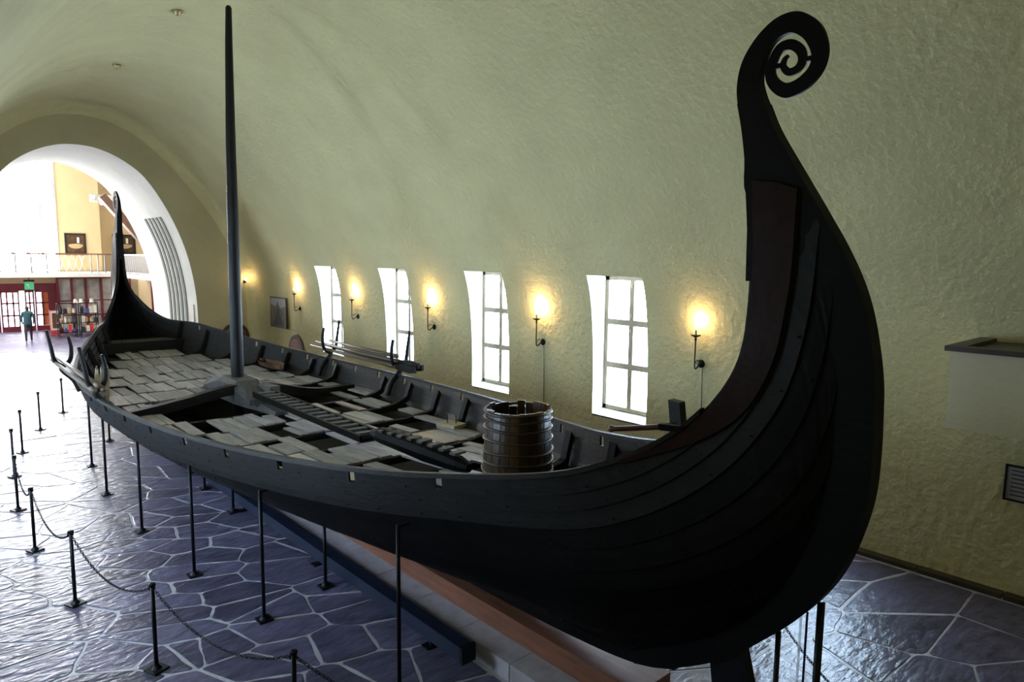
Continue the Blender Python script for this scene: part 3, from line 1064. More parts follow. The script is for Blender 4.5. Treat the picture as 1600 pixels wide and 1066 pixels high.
# deck planks, bay by bay
rr = random.Random(11)
for bi in range(len(BAYS) - 1):
    ya, yb = BAYS[bi] + .045, BAYS[bi + 1] - .045
    ym = (ya + yb) / 2
    z = zd_at(ym)
    hw = min(half_width(ya, z), half_width(yb, z)) - .08
    if hw < .25: continue
    x = -hw
    if 12.3 < ym < 14.4 :
        keep = lambda xc: abs(xc) > 1.55 and rr.random() < .75
    elif ym > 14.4:
        keep = lambda xc: rr.random() < .965
    else:
        keep = lambda xc: rr.random() < .66
    while x < hw - .1:
        wd = rr.uniform(.15, .32)
        if x + wd > hw - .14: wd = hw - x
        xc = x + wd / 2
        if keep(xc):
            sl = rr.uniform(-.02, .02)
            gap = .012
            y0_, y1_ = ya - rr.uniform(.0, .05), yb + rr.uniform(-.06, .04)
            if rr.random() < .12 and ym < 14.4: y1_ -= .3
            tz = rr.uniform(-.012, .022); tilt = rr.uniform(-.03, .03)
            za, zb = zd_at(y0_) + tz, zd_at(y1_) + tz + rr.uniform(-.015, .015)
            V = []
            pl = [(x + gap, y0_), (x + wd - gap, y0_ + rr.uniform(-.02, .02)), (x + wd - gap + sl, y1_ + rr.uniform(-.04, .03)), (x + gap + sl, y1_)]
            for k, p in enumerate(pl):
                zz = (za if k < 2 else zb) + (p[0] - xc) * tilt
                V += [(p[0], p[1], zz), (p[0], p[1], zz + .03)]
            F = [(0, 2, 4, 6)[::-1], (1, 3, 5, 7), (0, 2, 3, 1), (2, 4, 5, 3), (4, 6, 7, 5), (6, 0, 1, 7)]
            mb = MB(); mb.add([(p[0] - xc, p[1] - ym, p[2] - z) for p in V], F)
            me = mb.mesh('deck_plank'); me.materials.append(MATS['deck_oak'])
            shared('deck_plank', me, SHIP, (xc, ym - Y0, z - .45))
        x += wd
# raised half decks in both ends
for end in (0, 1):
    fy = (lambda y: y) if not end else (lambda y: 2 * Y0 - y)
    zz = 2.02
    ys = [4.95, 4.6, 4.2]
    for k in range(5):
        f0, f1 = -1 + 2 * k / 5, -1 + 2 * (k + 1) / 5
        mb = MB(); V = []
        for y in ys:
            h = half_width(max(y, 4.4), zz) - .12 - (0 if y > 4.4 else .1)
            for fx in (f0 + .01, f1 - .01): V += [(h * fx, fy(y), zz), (h * fx, fy(y), zz + .03)]
        F = []
        for j in range(2):
            o0, o1 = j * 4, j * 4 + 4
            F += [(o0 + 1, o0 + 3, o1 + 3, o1 + 1), (o0, o1, o1 + 2, o0 + 2), (o0, o0 + 1, o1 + 1, o1), (o0 + 2, o1 + 2, o1 + 3, o0 + 3)]
        F += [(0, 2, 3, 1), (8, 9, 11, 10)]
        mb.add(V, F); mb.build('end_deck_plank', 'grey_oak', SHIP)
    h = half_width(5, zz) - .06
    mb = MB(); mb.beam((-h, fy(4.98), zz - .12), (h, fy(4.98), zz - .12), .06, .30); mb.build('bulkhead', 'beam_oak', SHIP)

# mast partner: the arched beam and the heavy fish block
mb = MB()
arc = catmull([(-2.33, 13.48, 1.58), (-1.3, 13.48, 1.72), (-.35, 13.48, 1.88), (.35, 13.48, 1.86), (1.4, 13.48, 1.62), (2.33, 13.48, 1.60)], 6)
mb.strip([(p[0], 13.38, p[2]) for p in arc], [(p[0], 13.58, p[2]) for p in arc], (0, 0, 1), -.14, .04)
mb.build('mast_beam', 'beam_oak', SHIP)
mb = MB()
FB = [(11.9, 1.56, 1.62, .14), (12.5, 1.56, 1.70, .20), (13.0, 1.55, 1.78, .26), (13.45, 1.55, 1.98, .30), (14.25, 1.55, 2.00, .30), (14.9, 1.55, 1.85, .24), (15.6, 1.55, 1.68, .16)]
V = []; F = []
for (y, z0, z1, h) in FB:
    V += [(-h, y, z0), (h, y, z0), (h, y, z1 - .08), (h * .7, y, z1), (-h * .7, y, z1), (-h, y, z1 - .08)]
for i in range(len(FB) - 1):
    for k in range(6): F.append((i * 6 + k, i * 6 + (k + 1) % 6, (i + 1) * 6 + (k + 1) % 6, (i + 1) * 6 + k))
F += [(5, 4, 3, 2, 1, 0), tuple(36 + k for k in range(6))]
mb.add(V, F); mb.build('mast_block', 'grey_oak', SHIP)
mb = MB(); mb.box((.26, 13.15, 1.83), (.22, .55, .16), .2); mb.build('mast_wedge', 'grey_oak', SHIP)
mb = MB(); mb.box((-.18, 12.75, 1.72), (.24, .5, .10), -.15); mb.build('mast_wedge', 'grey_oak', SHIP)
mast = MB()
mast.tube([(0, 13.98, 1.2), (0, 13.98, 2.0), (0, 13.95, 4.0), (-.01, 13.86, 6.5), (-.02, 13.74, 8.3), (-.02, 13.68, 9.08), (-.02, 13.675, 9.12)], [.125, .125, .118, .095, .070, .056, .03], 14)
mast.build('mast', 'mast_oak', SHIP, smooth=True)

# ------------------------------------------------------------------ loose things on board
gp = thing('gangplank', (0, 9.8, 1.6), 'long dark gangplank with rows of cleats lying along the deck', 'gangplank')
P0, P1 = Vector((.02, 12.75, 1.80)), Vector((.06, 8.82, 1.735))
mb = MB(); mb.beam(P0, P1, .34, .06); mb.build('board', 'tarred_oak', gp)
for s in (-1, 1):
    mb = MB(); mb.beam(P0 + Vector((s * .18, 0, .03)), P1 + Vector((s * .18, 0, .03)), .05, .10); mb.build('side_rail', 'tarred_oak', gp)
for k in range(15):
    p = P0.lerp(P1, (k + .6) / 15.3)
    mb = MB(); mb.beam(p + Vector((-.155, .02, .05)), p + Vector((.155, -.02, .05)), .11, .05); mb.build('cleat', 'grey_oak', gp)
lg = thing('carved_log', (.1, 7.5, 1.75), 'thick dark notched log at the near end of the gangplank', 'log')
mb = MB()
mb.tube([(.05, 8.75, 1.84), (.06, 8.55, 1.85), (.12, 7.5, 1.83), (.16, 6.8, 1.80), (.17, 6.62, 1.79)], [.07, .12, .15, .11, .06], 10); mb.build('body', 'tarred_oak', lg)
for k in range(8):
    y = 8.45 - .23 * k
    mb = MB(); mb.box((.05 + (8.7 - y) * .055, y, 1.965 - abs(k - 4) * .006), (.20, .10, .03), .1); mb.build('notch_ridge', 'grey_oak', lg)

# tub
tub = thing('staved_tub', (.30, 5.86, 1.78), 'large open wooden tub with withy hoops standing near the prow', 'tub')
NS = 22
zt0, zt1 = 1.78, 2.69
for k in range(NS):
    a0, a1 = 2 * math.pi * (k + .03) / NS, 2 * math.pi * (k + .97) / NS
    top = zt1 + rng.uniform(-.015, .015) - (.07 if k in (3, 7, 8) else 0)
    V = []
    for (r, z) in ((.425, zt0), (.385, top), (.355, top), (.395, zt0)):
        for a in (a0, (a0 + a1) / 2, a1): V.append((.30 + r * math.cos(a), 5.86 + r * math.sin(a), z))
    F = []
    for j in range(4):
        for q in range(2):
            F.append((j * 3 + q, j * 3 + q + 1, ((j + 1) % 4) * 3 + q + 1, ((j + 1) % 4) * 3 + q))
    F += [(0, 3, 6, 9), (2, 11, 8, 5)]
    mb = MB(); mb.add(V, F); mb.build('stave', 'tub_wood', tub)
for k, z in enumerate((1.84, 1.96, 2.08, 2.20, 2.34, 2.47, 2.58, 2.66)):
    r = .425 - .04 * (z - zt0) / (zt1 - zt0) + .008
    mb = MB()
    mb.tube([(.30 + r * math.cos(a), 5.86 + r * math.sin(a), z + .008 * math.sin(a * 3 + k)) for a in np.linspace(0, 2 * math.pi, 33)], .017, 6, cap=False)
    mb.build('hoop', 'hoop_wood', tub, smooth=True)
mb = MB(); mb.lathe([(.38, 1.80), (.38, 1.83), (.01, 1.83)], (.30, 5.86, 0), 24); mb.build('bottom', 'tub_wood', tub)

# bailing scoop on the far deck
bs = thing('bailing_scoop', (1.95, 17.2, zd_at(17.2)), 'brown wooden scoop with a handle lying on the far deck by the rail', 'scoop')
zb = zd_at(17.2) + .07
V = []; F = []
ptsS = [(17.55, .12), (17.3, .2), (16.9, .24), (16.5, .17), (16.3, .06)]
for (y, h) in ptsS:
    V += [(1.95 - h, y, zb + .12), (1.95 - h * .6, y, zb), (1.95 + h * .6, y, zb), (1.95 + h, y, zb + .12),
          (1.95 + h - .025, y, zb + .12), (1.95 + h * .55, y, zb + .03), (1.95 - h * .55, y, zb + .03), (1.95 - h + .025, y, zb + .12)]
for i in range(len(ptsS) - 1):
    for k in range(8): F.append((i * 8 + k, i * 8 + (k + 1) % 8, (i + 1) * 8 + (k + 1) % 8, (i + 1) * 8 + k))
F += [tuple(range(8)), tuple(32 + k for k in range(8))[::-1]]
mb = MB(); mb.add(V, F); mb.build('bowl', 'scoop_wood', bs)
mb = MB(); mb.tube([(1.95, 17.5, zb + .1), (1.97, 18.0, zb + .13), (2.0, 18.3, zb + .15)], [.03, .025, .03], 8); mb.build('handle', 'scoop_wood', bs)

# pale block by the far rail
pb = thing('wooden_tray', (1.75, 9.0, zd_at(9) + .03), 'small pale wooden block with pins on deck beside the far rail', 'block')
mb = MB(); mb.box((1.72, 9.05, zd_at(9) + .085), (.30, .42, .06), .15); mb.build('slab', 'pale_block', pb)
for k in range(2):
    mb = MB(); mb.tube([(1.68 + .09 * k, 9.1 - .12 * k, zd_at(9) + .1), (1.67 + .09 * k, 9.1 - .12 * k, zd_at(9) + .26)], .008, 6); mb.build('pin', 'black_iron', pb)


# oar crutches
def crutch(x_in, x_out, y, s, lab, z0=1.75):
    root = thing('oar_crutch', (s * (x_in + x_out) / 2, y, z0), lab, 'crutch', 'forked oar crutches on the rails')
    xm = (x_in + x_out) / 2
    mb = MB(); mb.tube(catmull([(s * (x_in - .12), y, z0 - .15), (s * (x_in - .02), y, z0 + .1), (s * xm, y, z0 + .33), (s * xm, y, z0 + .42)], 4), .055, 8); mb.build('post', 'beam_oak', root, smooth=True)
    pin = catmull([(s * xm, y, z0 + .38), (s * (x_in + .03), y, z0 + .5), (s * (x_in - .01), y, z0 + .75), (s * (x_in + .03), y, z0 + 1.0)], 5)
    mb = MB(); mb.tube(pin, np.linspace(.05, .03, len(pin)), 8); mb.build('horn', 'beam_oak', root, smooth=True)
    pout = catmull([(s * xm, y, z0 + .38), (s * (x_out - .05), y, z0 + .52), (s * x_out, y, z0 + .8), (s * (x_out + .06), y, z0 + 1.15)], 5)
    mb = MB(); mb.tube(pout, np.linspace(.05, .028, len(pout)), 8); mb.build('horn', 'beam_oak', root, smooth=True)
    return root


crutch(2.46, 2.84, 15.1, 1, 'forked crutch on the far rail holding the thin oar ends, nearer the arch')
crutch(2.46, 2.84, 12.05, 1, 'forked crutch on the far rail beside the dark oar blades')
crutch(2.52, 2.82, 13.2, -1, 'forked crutch on the near rail left of the mast beam')
crutch(2.46, 2.80, 16.5, -1, 'thin forked crutch on the near rail farthest left')


def oar(x, y0, y1, z, s, lab, blade=True, dx=0, flip=False):
    root = thing('oar', (x, (y0 + y1) / 2, z), lab, 'oar', 'oars resting in the crutches')
    mb = MB()
    mb.tube([(x + dx, y1, z + .05), (x, (y0 + y1) / 2, z + .01), (x, y0, z)], [.028, .045, .05], 8); mb.build('shaft', 'oar_wood', root, smooth=True)
    if blade:
        V = []; F = []
        pr = [(y0 + .05, .04, .04), (y0 - .2, .07, .05), (y0 - .5, .085, .045), (y0 - .68, .06, .03)]
        for (y, h, t) in pr: V += [(x - h * .5, y, z - h), (x + t, y, z - h), (x + t, y, z + h * .9), (x - t, y, z + h * .9)]
        for i in range(3):
            for k in range(4): F.append((i * 4 + k, i * 4 + (k + 1) % 4, (i + 1) * 4 + (k + 1) % 4, (i + 1) * 4 + k))
        F += [(3, 2, 1, 0), (12, 13, 14, 15)]
        mb = MB(); mb.add(V, F); mb.build('blade', 'beam_oak', root)
    return root


oar(2.535, 12.0, 15.9, 2.20, 1, 'oar on the far rail, innermost of the stack')
oar(2.66, 12.05, 16.0, 2.27, 1, 'oar on the far rail in the middle of the stack', dx=.05)
oar(2.785, 12.1, 15.6, 2.21, 1, 'oar on the far rail, outermost of the stack')
oar(2.68, 12.2, 15.2, 2.37, 1, 'bladeless pole lying on top of the oars on the far rail', blade=False)
for k, (x, z, lab) in enumerate(((-2.60, 2.19, 'pale oar on the near rail, innermost of the stack'), (-2.67, 2.26, 'pale oar on the near rail, uppermost of the stack'),
                                 (-2.74, 2.19, 'pale oar on the near rail, outermost of the stack'))):
    o = oar(x, 12.95, 17.0, z, -1, lab, blade=False)
# three wooden paddles stacked inside the near rail
for k in range(3):
    x, y = -2.50 + .09 * k, 14.05 + .05 * k
    root = thing('paddle_blade', (x, y, 1.55), ['leftmost pale paddle blade leaning inside the near rail', 'middle pale paddle blade leaning inside the near rail',
                                               'rightmost pale paddle blade leaning inside the near rail'][k], 'paddle', 'paddle blades by the near rail')
    poly = [(-.04, 0), (-.10, .2), (-.11, .45), (-.05, .62), (.05, .62), (.11, .45), (.10, .2), (.04, 0)]
    V = [(x + q[0] * .36, y - q[1] * .2, 1.66 + q[1] * 1.22) for q in poly] + [(x + q[0] * .36, y - q[1] * .2 + .025, 1.66 + q[1] * 1.22) for q in poly]
    n = len(poly)
    mb = MB(); mb.add(V, [tuple(range(n)), tuple(range(n, 2 * n))[::-1]] + [(i, (i + 1) % n, n + (i + 1) % n, n + i) for i in range(n)])
    mb.build('blade', 'pale_block', root)
    mb = MB(); mb.tube([(x, y - .11, 2.39), (x, y - .13, 2.46)], .014, 8); mb.build('stub_handle', 'oar_wood', root)

# steering tiller and rudder head
tl = thing('rudder', (.93, 4.05, .9), 'rudder head with carved reddish tiller beside the prow', 'rudder')
mb = MB()
mb.strip([(.93, 4.02, 2.97), (.93, 3.99, 2.76), (.93, 3.98, 2.5), (.93, 3.95, 2.2), (.92, 3.85, 1.5), (.92, 3.75, .9)],
         [(.93, 4.16, 2.98), (.93, 4.13, 2.76), (.93, 4.12, 2.5), (.93, 4.2, 2.2), (.92, 4.3, 1.5), (.92, 4.3, .9)], (1, 0, 0), -.045, .06)
mb.build('rudder_blade', 'beam_oak', tl)
mb = MB(); mb.tube(catmull([(.88, 4.07, 2.70), (.80, 4.16, 2.70), (.77, 4.20, 2.695), (.64, 4.42, 2.66), (.53, 4.58, 2.64), (.53, 4.64, 2.63)], 4),
                   np.interp(np.linspace(0, 1, 21), [0, .2, .25, .35, .85, .9, 1], [.05, .042, .045, .030, .028, .040, .034]), 10)
mb.build('tiller', 'tiller_wood', tl, smooth=True)
mb = MB(); mb.box((-.42, 3.22, 3.07), (.05, .20, .05), .35); mb.build('rail_chock', 'tarred_oak', SHIP)

# ------------------------------------------------------------------ plinth, timber, duct
pl = thing('plinth', (0, 12.9, 0), 'low pale concrete plinth under the ship keel', 'plinth')
nb = 20
for k in range(nb):
    y0_, y1_ = 4.1 + k * .895, 4.1 + (k + 1) * .895
    mb = MB()
    mb.box((0, (y0_ + y1_) / 2, .10 + rng.uniform(-.002, .002)), (1.16 + rng.uniform(-.01, .01), y1_ - y0_ - .012, .20)); mb.build('concrete_block', 'plinth_concrete', pl)
mb = MB(); mb.box((0, 12.87, .325), (.50, 18.6, .25))
tag(mb.build('keel_timber', 'red_timber', org=(0, 12.87, .2)), 'long reddish timber beam carrying the keel on the plinth', 'beam')
dt = thing('floor_duct', (-.85, 10, 0), 'long blue steel duct on small feet beside the plinth', 'duct')
mb = MB(); mb.box((-.80, 10.6, .21), (.17, 10.3, .17)); mb.build('duct_body', 'steel_blue', dt)
mb = MB(); mb.box((-.80, 5.43, .21), (.19, .05, .19)); mb.build('end_cap', 'black_iron', dt)
for y in (6.1, 8.9, 11.7, 14.5):
    mb = MB(); mb.box((-.80, y, .07), (.04, .04, .13)); mb.box((-.80, y, .012), (.2, .12, .02)); mb.build('foot', 'black_iron', dt)

# ------------------------------------------------------------------ support rods
def hull_z(x, y):
    x = abs(x)
    lo, hi = 0.0, .9
    for _ in range(30):
        m = (lo + hi) / 2
        if sect(m, y)[0] < x: lo = m
        else: hi = m
    return sect(lo, y)[2]


def rod(x, y, z, lab, r=.022):
    if y > 4:
        z = min(z, zr_at(y) - .46)
    root = thing('support_rod', (x, y, 0), lab, 'support', 'iron rods propping the hull')
    mb = MB(); mb.tube([(x, y, .02), (x, y, z)], r, 10); mb.build('rod', 'black_iron', root, smooth=True)
    mb = MB(); mb.box((x, y, .012), (.17, .17, .02)); mb.build('foot_plate', 'black_iron', root)
    if y > 4:
        mb = MB(); mb.beam((x, y, z - .02), (x * .93, y, z - .005), .05, .02); mb.build('hull_bracket', 'black_iron', root)
    mb = MB(); mb.lathe([(.06, .022), (.03, .05), (.024, .08)], (x, y, 0), 10); mb.build('collar', 'black_iron', root)
    return root


ROW = [(-1.58, 5.56), (-2.02, 7.9), (-2.27, 9.7), (-2.40, 11.85), (-2.42, 14.15), (-2.25, 16.3)]
nth = ['nearest', 'second', 'third', 'fourth', 'fifth', 'sixth']
for k, (x, y) in enumerate(ROW):
    rod(x, y, hull_z(x, y), 'tall iron rod under the near rail, %s from the viewer' % nth[k])
for k, (x, y) in enumerate([(-1.05, 8.2), (-.98, 11.75), (-.95, 13.3), (-1.5, 18.3)]):
    rod(x, y, hull_z(x, y), 'short iron rod under the hull beside the duct, %s from the viewer' % nth[k])
rod(.10, 2.12, 1.80, 'iron rod under the prow, right of the glass panel', .03)
rod(.04, 2.42, 1.45, 'iron rod under the prow, left of the glass panel', .022)
pp = thing('prow_prop', (0, 2.75, 0), 'thick black steel prop under the forefoot of the prow', 'support')
mb = MB(); mb.strip([(0, 2.98, 1.05), (0, 2.90, .5), (0, 2.9, 0.02)], [(0, 2.68, 1.2), (0, 2.52, .6), (0, 2.5, 0.02)], (1, 0, 0), -.06, .06); mb.build('shaft', 'black_iron', pp)
mb = MB(); mb.box((0, 2.7, .012), (.4, .6, .02)); mb.build('foot_plate', 'black_iron', pp)
gl = thing('glass_panel', (.9, 2.62, 0), 'narrow upright glass panel behind the prow support rods', 'panel')
mb = MB(); mb.box((.9, 2.62, .62), (.10, .016, 1.2), .5); mb.build('pane', 'clear_glass', gl)
mb = MB(); mb.box((.95, 2.585, .62), (.012, .02, 1.22), .5); mb.build('edge_strip', 'steel_blue', gl)

# ------------------------------------------------------------------ chain fence
def fence_post(x, y, lab):
    root = thing('barrier_post', (x, y, 0), lab, 'post', 'posts of the chain barrier')
    mb = MB(); mb.tube([(x, y, .02), (x, y, .95)], .022, 10); mb.build('pole', 'black_iron', root, smooth=True)
    mb = MB(); mb.box((x, y, .012), (.18, .18, .02), .4); mb.build('foot_plate', 'black_iron', root)
    mb = MB(); mb.lathe([(.055, .022), (.03, .05), (.024, .07)], (x, y, 0), 10); mb.build('collar', 'black_iron', root)
    mb = MB(); mb.lathe([(.022, .94), (.036, .955), (.036, .975), (.02, .985)], (x, y, 0), 10); mb.build('cap', 'black_iron', root)
    mb = MB(); mb.tube([(x + .03 * math.cos(t), y + .012, .93 + .03 * math.sin(t)) for t in np.linspace(0, 6.3, 13)], .007, 5); mb.build('ring', 'black_iron', root)
    return root


link_mb = MB()
NL = 8
link_mb.tube([(.0, .016 * math.sin(t), .0) if 0 else (.024 * math.cos(t), .011 * math.sin(t), 0) for t in np.linspace(0, 2 * math.pi, NL + 1)], .004, 5, cap=False)
link_me = link_mb.mesh('chain_link', smooth=True); link_me.materials.append(MATS['black_iron'])


def chain(a, b, sag, lab, per_link=True):
    a = Vector(a); b = Vector(b)
    root = thing('barrier_chain', ((a + b) / 2).to_tuple(), lab, 'chain', 'chains of the barrier')
    length = (b - a).length * (1 + 2.6 * (sag / (b - a).length) ** 2)
    mb = MB()
    nl = int(length / .040)
    R0 = rootloc(root)
    pts = []
    for i in range(nl + 1):
        t = i / nl
        p = a.lerp(b, t); p.z -= sag * 4 * t * (1 - t)
        pts.append(p)
    for i in range(nl):
        p, q = pts[i], pts[i + 1]
        d = (q - p).normalized()
        s = d.cross(Vector((0, 0, 1))).normalized()
        u = s.cross(d)
        e1 = s if i % 2 else u
        c = (p + q) / 2
        ring = [c + d * (.027 * math.cos(t)) + e1 * (.013 * math.sin(t)) for t in np.linspace(0, 2 * math.pi, 9)]
        mb.tube(ring, .0045, 5, cap=False)
    mb.build('links', 'black_iron', root)['kind'] = 'stuff'
    return root


FP = [(-1.55, 3.30), (-2.72, 5.49), (-3.30, 7.66), (-3.67, 9.85), (-3.80, 12.1), (-3.76, 14.25), (-3.56, 16.5), (-3.2, 18.4), (-2.57, 20.56), (-1.78, 22.43)]
for k, (x, y) in enumerate(FP):
    if k == 0: continue
    fence_post(x, y, 'slim black barrier post left of the ship, %s from the viewer' % ['', 'first', 'second', 'third', 'fourth', 'fifth', 'sixth', 'seventh', 'eighth', 'ninth'][k])
for k in range(6):
    (xa, ya), (xb, yb) = FP[k], FP[k + 1]
    chain((xa, ya, .94), (xb, yb, .94), .30, ['sagging chain at the bottom edge left of the ship', 'sagging chain between the first and second left posts',
          'sagging chain between the second and third left posts', 'sagging chain between the third and fourth left posts',
          'sagging chain between the fourth and fifth left posts', 'sagging chain between the fifth and sixth left posts'][k])
fence_post(2.05, 3.75, 'barrier post on the far side of the prow')
chain((2.05, 3.75, .94), (.15, 1.55, .94), .22, 'sagging chain behind the prow rods at the lower right')

# ================================================================== THE ENTRANCE HALL
# shell
for s in (-1, 1):
    mb = MB(); mb.box((s * 9.1, (Y_PASS + Y_BACK + 2) / 2, 5.2), (.2, Y_BACK - Y_PASS + 2.4, 10.4))
    o = mb.build('wall_hall_left' if s < 0 else 'wall_hall_right', 'plaster_white')
    tag(o, 'side wall of the entrance hall, %s' % ('left' if s < 0 else 'right'), 'wall', kind='structure')
mb = MB(); mb.box((0, (Y_PASS + Y_BACK + 2) / 2, 10.5), (18.4, Y_BACK - Y_PASS + 2.4, .2))
tag(mb.build('ceiling_hall', 'plaster_white'), 'white ceiling of the entrance hall', 'ceiling', kind='structure')
mb = MB()
n = len(arch)
outer2 = []
for x, z in arch:
    a = math.atan2(z, x - ACX); r = min(9.0 / max(abs(math.cos(a)), 1e-6), 10.4 / max(math.sin(a), 1e-6))
    outer2.append((ACX + r * math.cos(a), max(0, r * math.sin(a))))
mb.add([(x, Y_PASS, z) for x, z in arch] + [(x, Y_PASS, z) for x, z in outer2], [(i, i + 1, n + i + 1, n + i) for i in range(n - 1)])
tag(mb.build('wall_hall_near', 'plaster_white'), 'hall side of the arch wall', 'wall', kind='structure')

# back wall: beige pier, recess, band over the doors
mb = MB()
mb.box((3.28, 47.7, 6.8), (2.36, .6, 7.2)); mb.box((0, 47.7, 3.05), (18, .6, .7)); mb.box((-6.2, 47.7, 6.8), (5.6, .6, 7.2)); mb.box((-6, 47.7, 1.4), (6.4, .6, 2.8)); mb.box((-.7, 47.7, 10.05), (5.6, .6, .7))
tag(mb.build('wall_back', 'beige_wall'), 'warm beige back wall of the entrance hall', 'wall', kind='structure')
mb = MB(); mb.box((6.8, 49.3, 5.2), (4.7, .2, 10.4))
mb.box((4.42, 48.5, 6.8), (.1, 1.5, 7.2))
tag(mb.build('wall_recess', 'beige_wall'), 'shaded beige wall in the recess behind the gallery', 'wall', kind='structure')

# tall entrance window
tw = thing('window_11', (-.7, 47.5, 3.4), 'tall glaring entrance window with white fins above the gallery', 'window', kind='structure')
xs = np.arange(-3.4, 2.25, .70)
for i in range(len(xs)):
    mb = MB(); mb.box((xs[i], 47.45, 6.55), (.17, .22, 6.3)); mb.build('fin', 'fin_grey', tw)
for i in range(len(xs) - 1):
    mb = MB(); mb.box(((xs[i] + xs[i + 1]) / 2, 47.55, 6.55), (.62, .02, 6.3)); mb.build('pane', 'daylight_hall', tw)
# unseen glowing panes, added on the left to whiten the arch passage
sw = thing('window_12', (-9, 40, 2), 'unseen glowing panes added left of the crossing to brighten the passage', 'window', kind='structure')
for i in range(5):
    mb = MB(); mb.box((-8.96, 35.6 + i * 2.2, 5.2), (.04, 1.9, 6.0)); mb.build('pane', 'side_fill_glow', sw)
for i in range(6):
    mb = MB(); mb.box((-8.93, 34.5 + i * 2.2, 5.2), (.14, .28, 6.2)); mb.build('fin', 'white_paint', sw)

# gallery with railing
ga = thing('gallery', (1, 45, 3.2), 'white gallery slab above the entrance doors', 'gallery')
mb = MB(); mb.box((-.5, 45.17, 3.30), (10.2, 4.34, .22)); mb.build('slab', 'white_paint', ga)
mb = MB(); mb.box((4.85, 39.45, 3.30), (1.3, 7.0, .22)); mb.build('slab', 'white_paint', ga)
rl = thing('gallery_railing', (0, 43.05, 3.41), 'iron gallery railing with wooden handrail and looped panel', 'railing')
mb = MB(); mb.box((-.5, 43.05, 4.42), (9.2, .09, .07)); mb.build('handrail', 'rail_wood', rl)
mb = MB(); mb.box((-.5, 43.05, 3.50), (9.2, .04, .04)); mb.build('bottom_rail', 'grey_metal', rl)
for k in range(28):
    x = -5.0 + k * .335
    if 1.3 < x < 2.75 or (x < 1.3 and k % 2): continue
    mb = MB(); mb.box((x, 43.05, 3.90), (.06, .06, 1.0) if x < 1.3 else (.045, .045, 1.0)); mb.build('baluster', 'grey_metal', rl)
for k in range(5):
    x = 1.28 + .30 * k
    for s in (-1, 1):
        pts = [(x + .15 + s * (.15 - .13 * math.sin(math.pi * t)), 43.05, 3.52 + .86 * t) for t in np.linspace(0, 1, 12)]
        mb = MB(); mb.tube(pts, .018, 6); mb.build('loop_bar', 'goods_white', rl)
rl2 = thing('side_railing', (4.2, 39.7, 3.41), 'dense iron side railing of the gallery right of the far stern', 'railing')
mb = MB(); mb.box((4.23, 39.5, 4.40), (.09, 6.9, .07)); mb.build('handrail', 'rail_wood', rl2)
mb = MB(); mb.box((4.23, 39.5, 3.48), (.04, 6.9, .04)); mb.build('bottom_rail', 'grey_metal', rl2)
for k in range(36):
    mb = MB(); mb.box((4.23, 36.1 + k * .19, 3.90), (.03, .03, .98)); mb.build('baluster', 'grey_metal', rl2)

# doors
db = thing('door_1', (.2, 47.35, 0), 'dark red entrance doors with bright glass panes', 'door', kind='structure')
mb = MB()
mb.box((.2, 47.35, 2.52), (4.4, .12, .42)); mb.box((2.15, 47.35, 1.2), (.35, .12, 2.4)); mb.box((-2.05, 47.35, 1.2), (.35, .12, 2.4)); mb.box((1.83, 47.36, 1.2), (.35, .1, 2.4))
mb.build('door_surround', 'red_paint', db)
for k, (x0, x1) in enumerate(((-1.72, -.70), (-.64, .22), (.48, .92), (.96, 1.66))):
    lf = MB()
    lf.box(((x0 + x1) / 2, 47.33, .16), (x1 - x0, .06, .30)); lf.box(((x0 + x1) / 2, 47.33, 2.27), (x1 - x0, .06, .10))
    lf.box((x0 + .04, 47.33, 1.25), (.07, .06, 2.0)); lf.box((x1 - .04, 47.33, 1.25), (.07, .06, 2.0))
    leaf = lf.build('door_leaf', 'red_paint', db)
    nc = 3 if x1 - x0 > .8 else 2
    for z in (.93, 1.62):
        mb = MB(); mb.box(((x0 + x1) / 2, 47.33, z), (x1 - x0 - .14, .05, .09)); mb.build('glazing_bar', 'red_paint', leaf)
    for i in range(1, nc):
        mb = MB(); mb.box((x0 + (x1 - x0) * i / nc, 47.33, 1.27), (.08, .05, 1.9)); mb.build('glazing_bar', 'red_paint', leaf)
    for i in range(nc):
        for (za, zb) in ((.32, .90), (.96, 1.59), (1.65, 2.22)):
            xa, xb = x0 + (x1 - x0) * i / nc + .03, x0 + (x1 - x0) * (i + 1) / nc - .03
            mb = MB(); mb.box(((xa + xb) / 2, 47.36, (za + zb) / 2), (xb - xa, .01, zb - za)); mb.build('pane', 'orange_cloth' if (k == 3 and i == 1) else 'daylight_door', leaf)
mb = MB(); mb.box((.35, 47.42, 1.2), (.26, .01, 2.2)); mb.build('open_gap', 'daylight_door', db)

ex = thing('exit_sign', (.62, 43.2, 2.8), 'green running man exit sign hanging above the doors', 'sign')
mb = MB(); mb.box((.22, 43.2, 3.02), (.46, .08, .10)); mb.build('housing', 'black_iron', ex)
mb = MB(); mb.box((.22, 43.2, 3.13), (.03, .03, .12)); mb.build('hanger', 'black_iron', ex)
mb = MB(); mb.box((.22, 43.2, 2.75), (.40, .03, .38)); mb.build('plate', 'green_sign', ex)
mb = MB()
mb.box((.16, 43.18, 2.82), (.05, .01, .05)); mb.beam((.17, 43.18, 2.79), (.21, 43.18, 2.69), .01, .05, (0, 1, 0)); mb.beam((.21, 43.18, 2.69), (.14, 43.18, 2.60), .01, .035, (0, 1, 0))
mb.beam((.21, 43.18, 2.69), (.28, 43.18, 2.61), .01, .035, (0, 1, 0)); mb.beam((.19, 43.18, 2.76), (.28, 43.18, 2.76), .01, .03, (0, 1, 0))
mb.build('running_man', 'goods_white', ex)

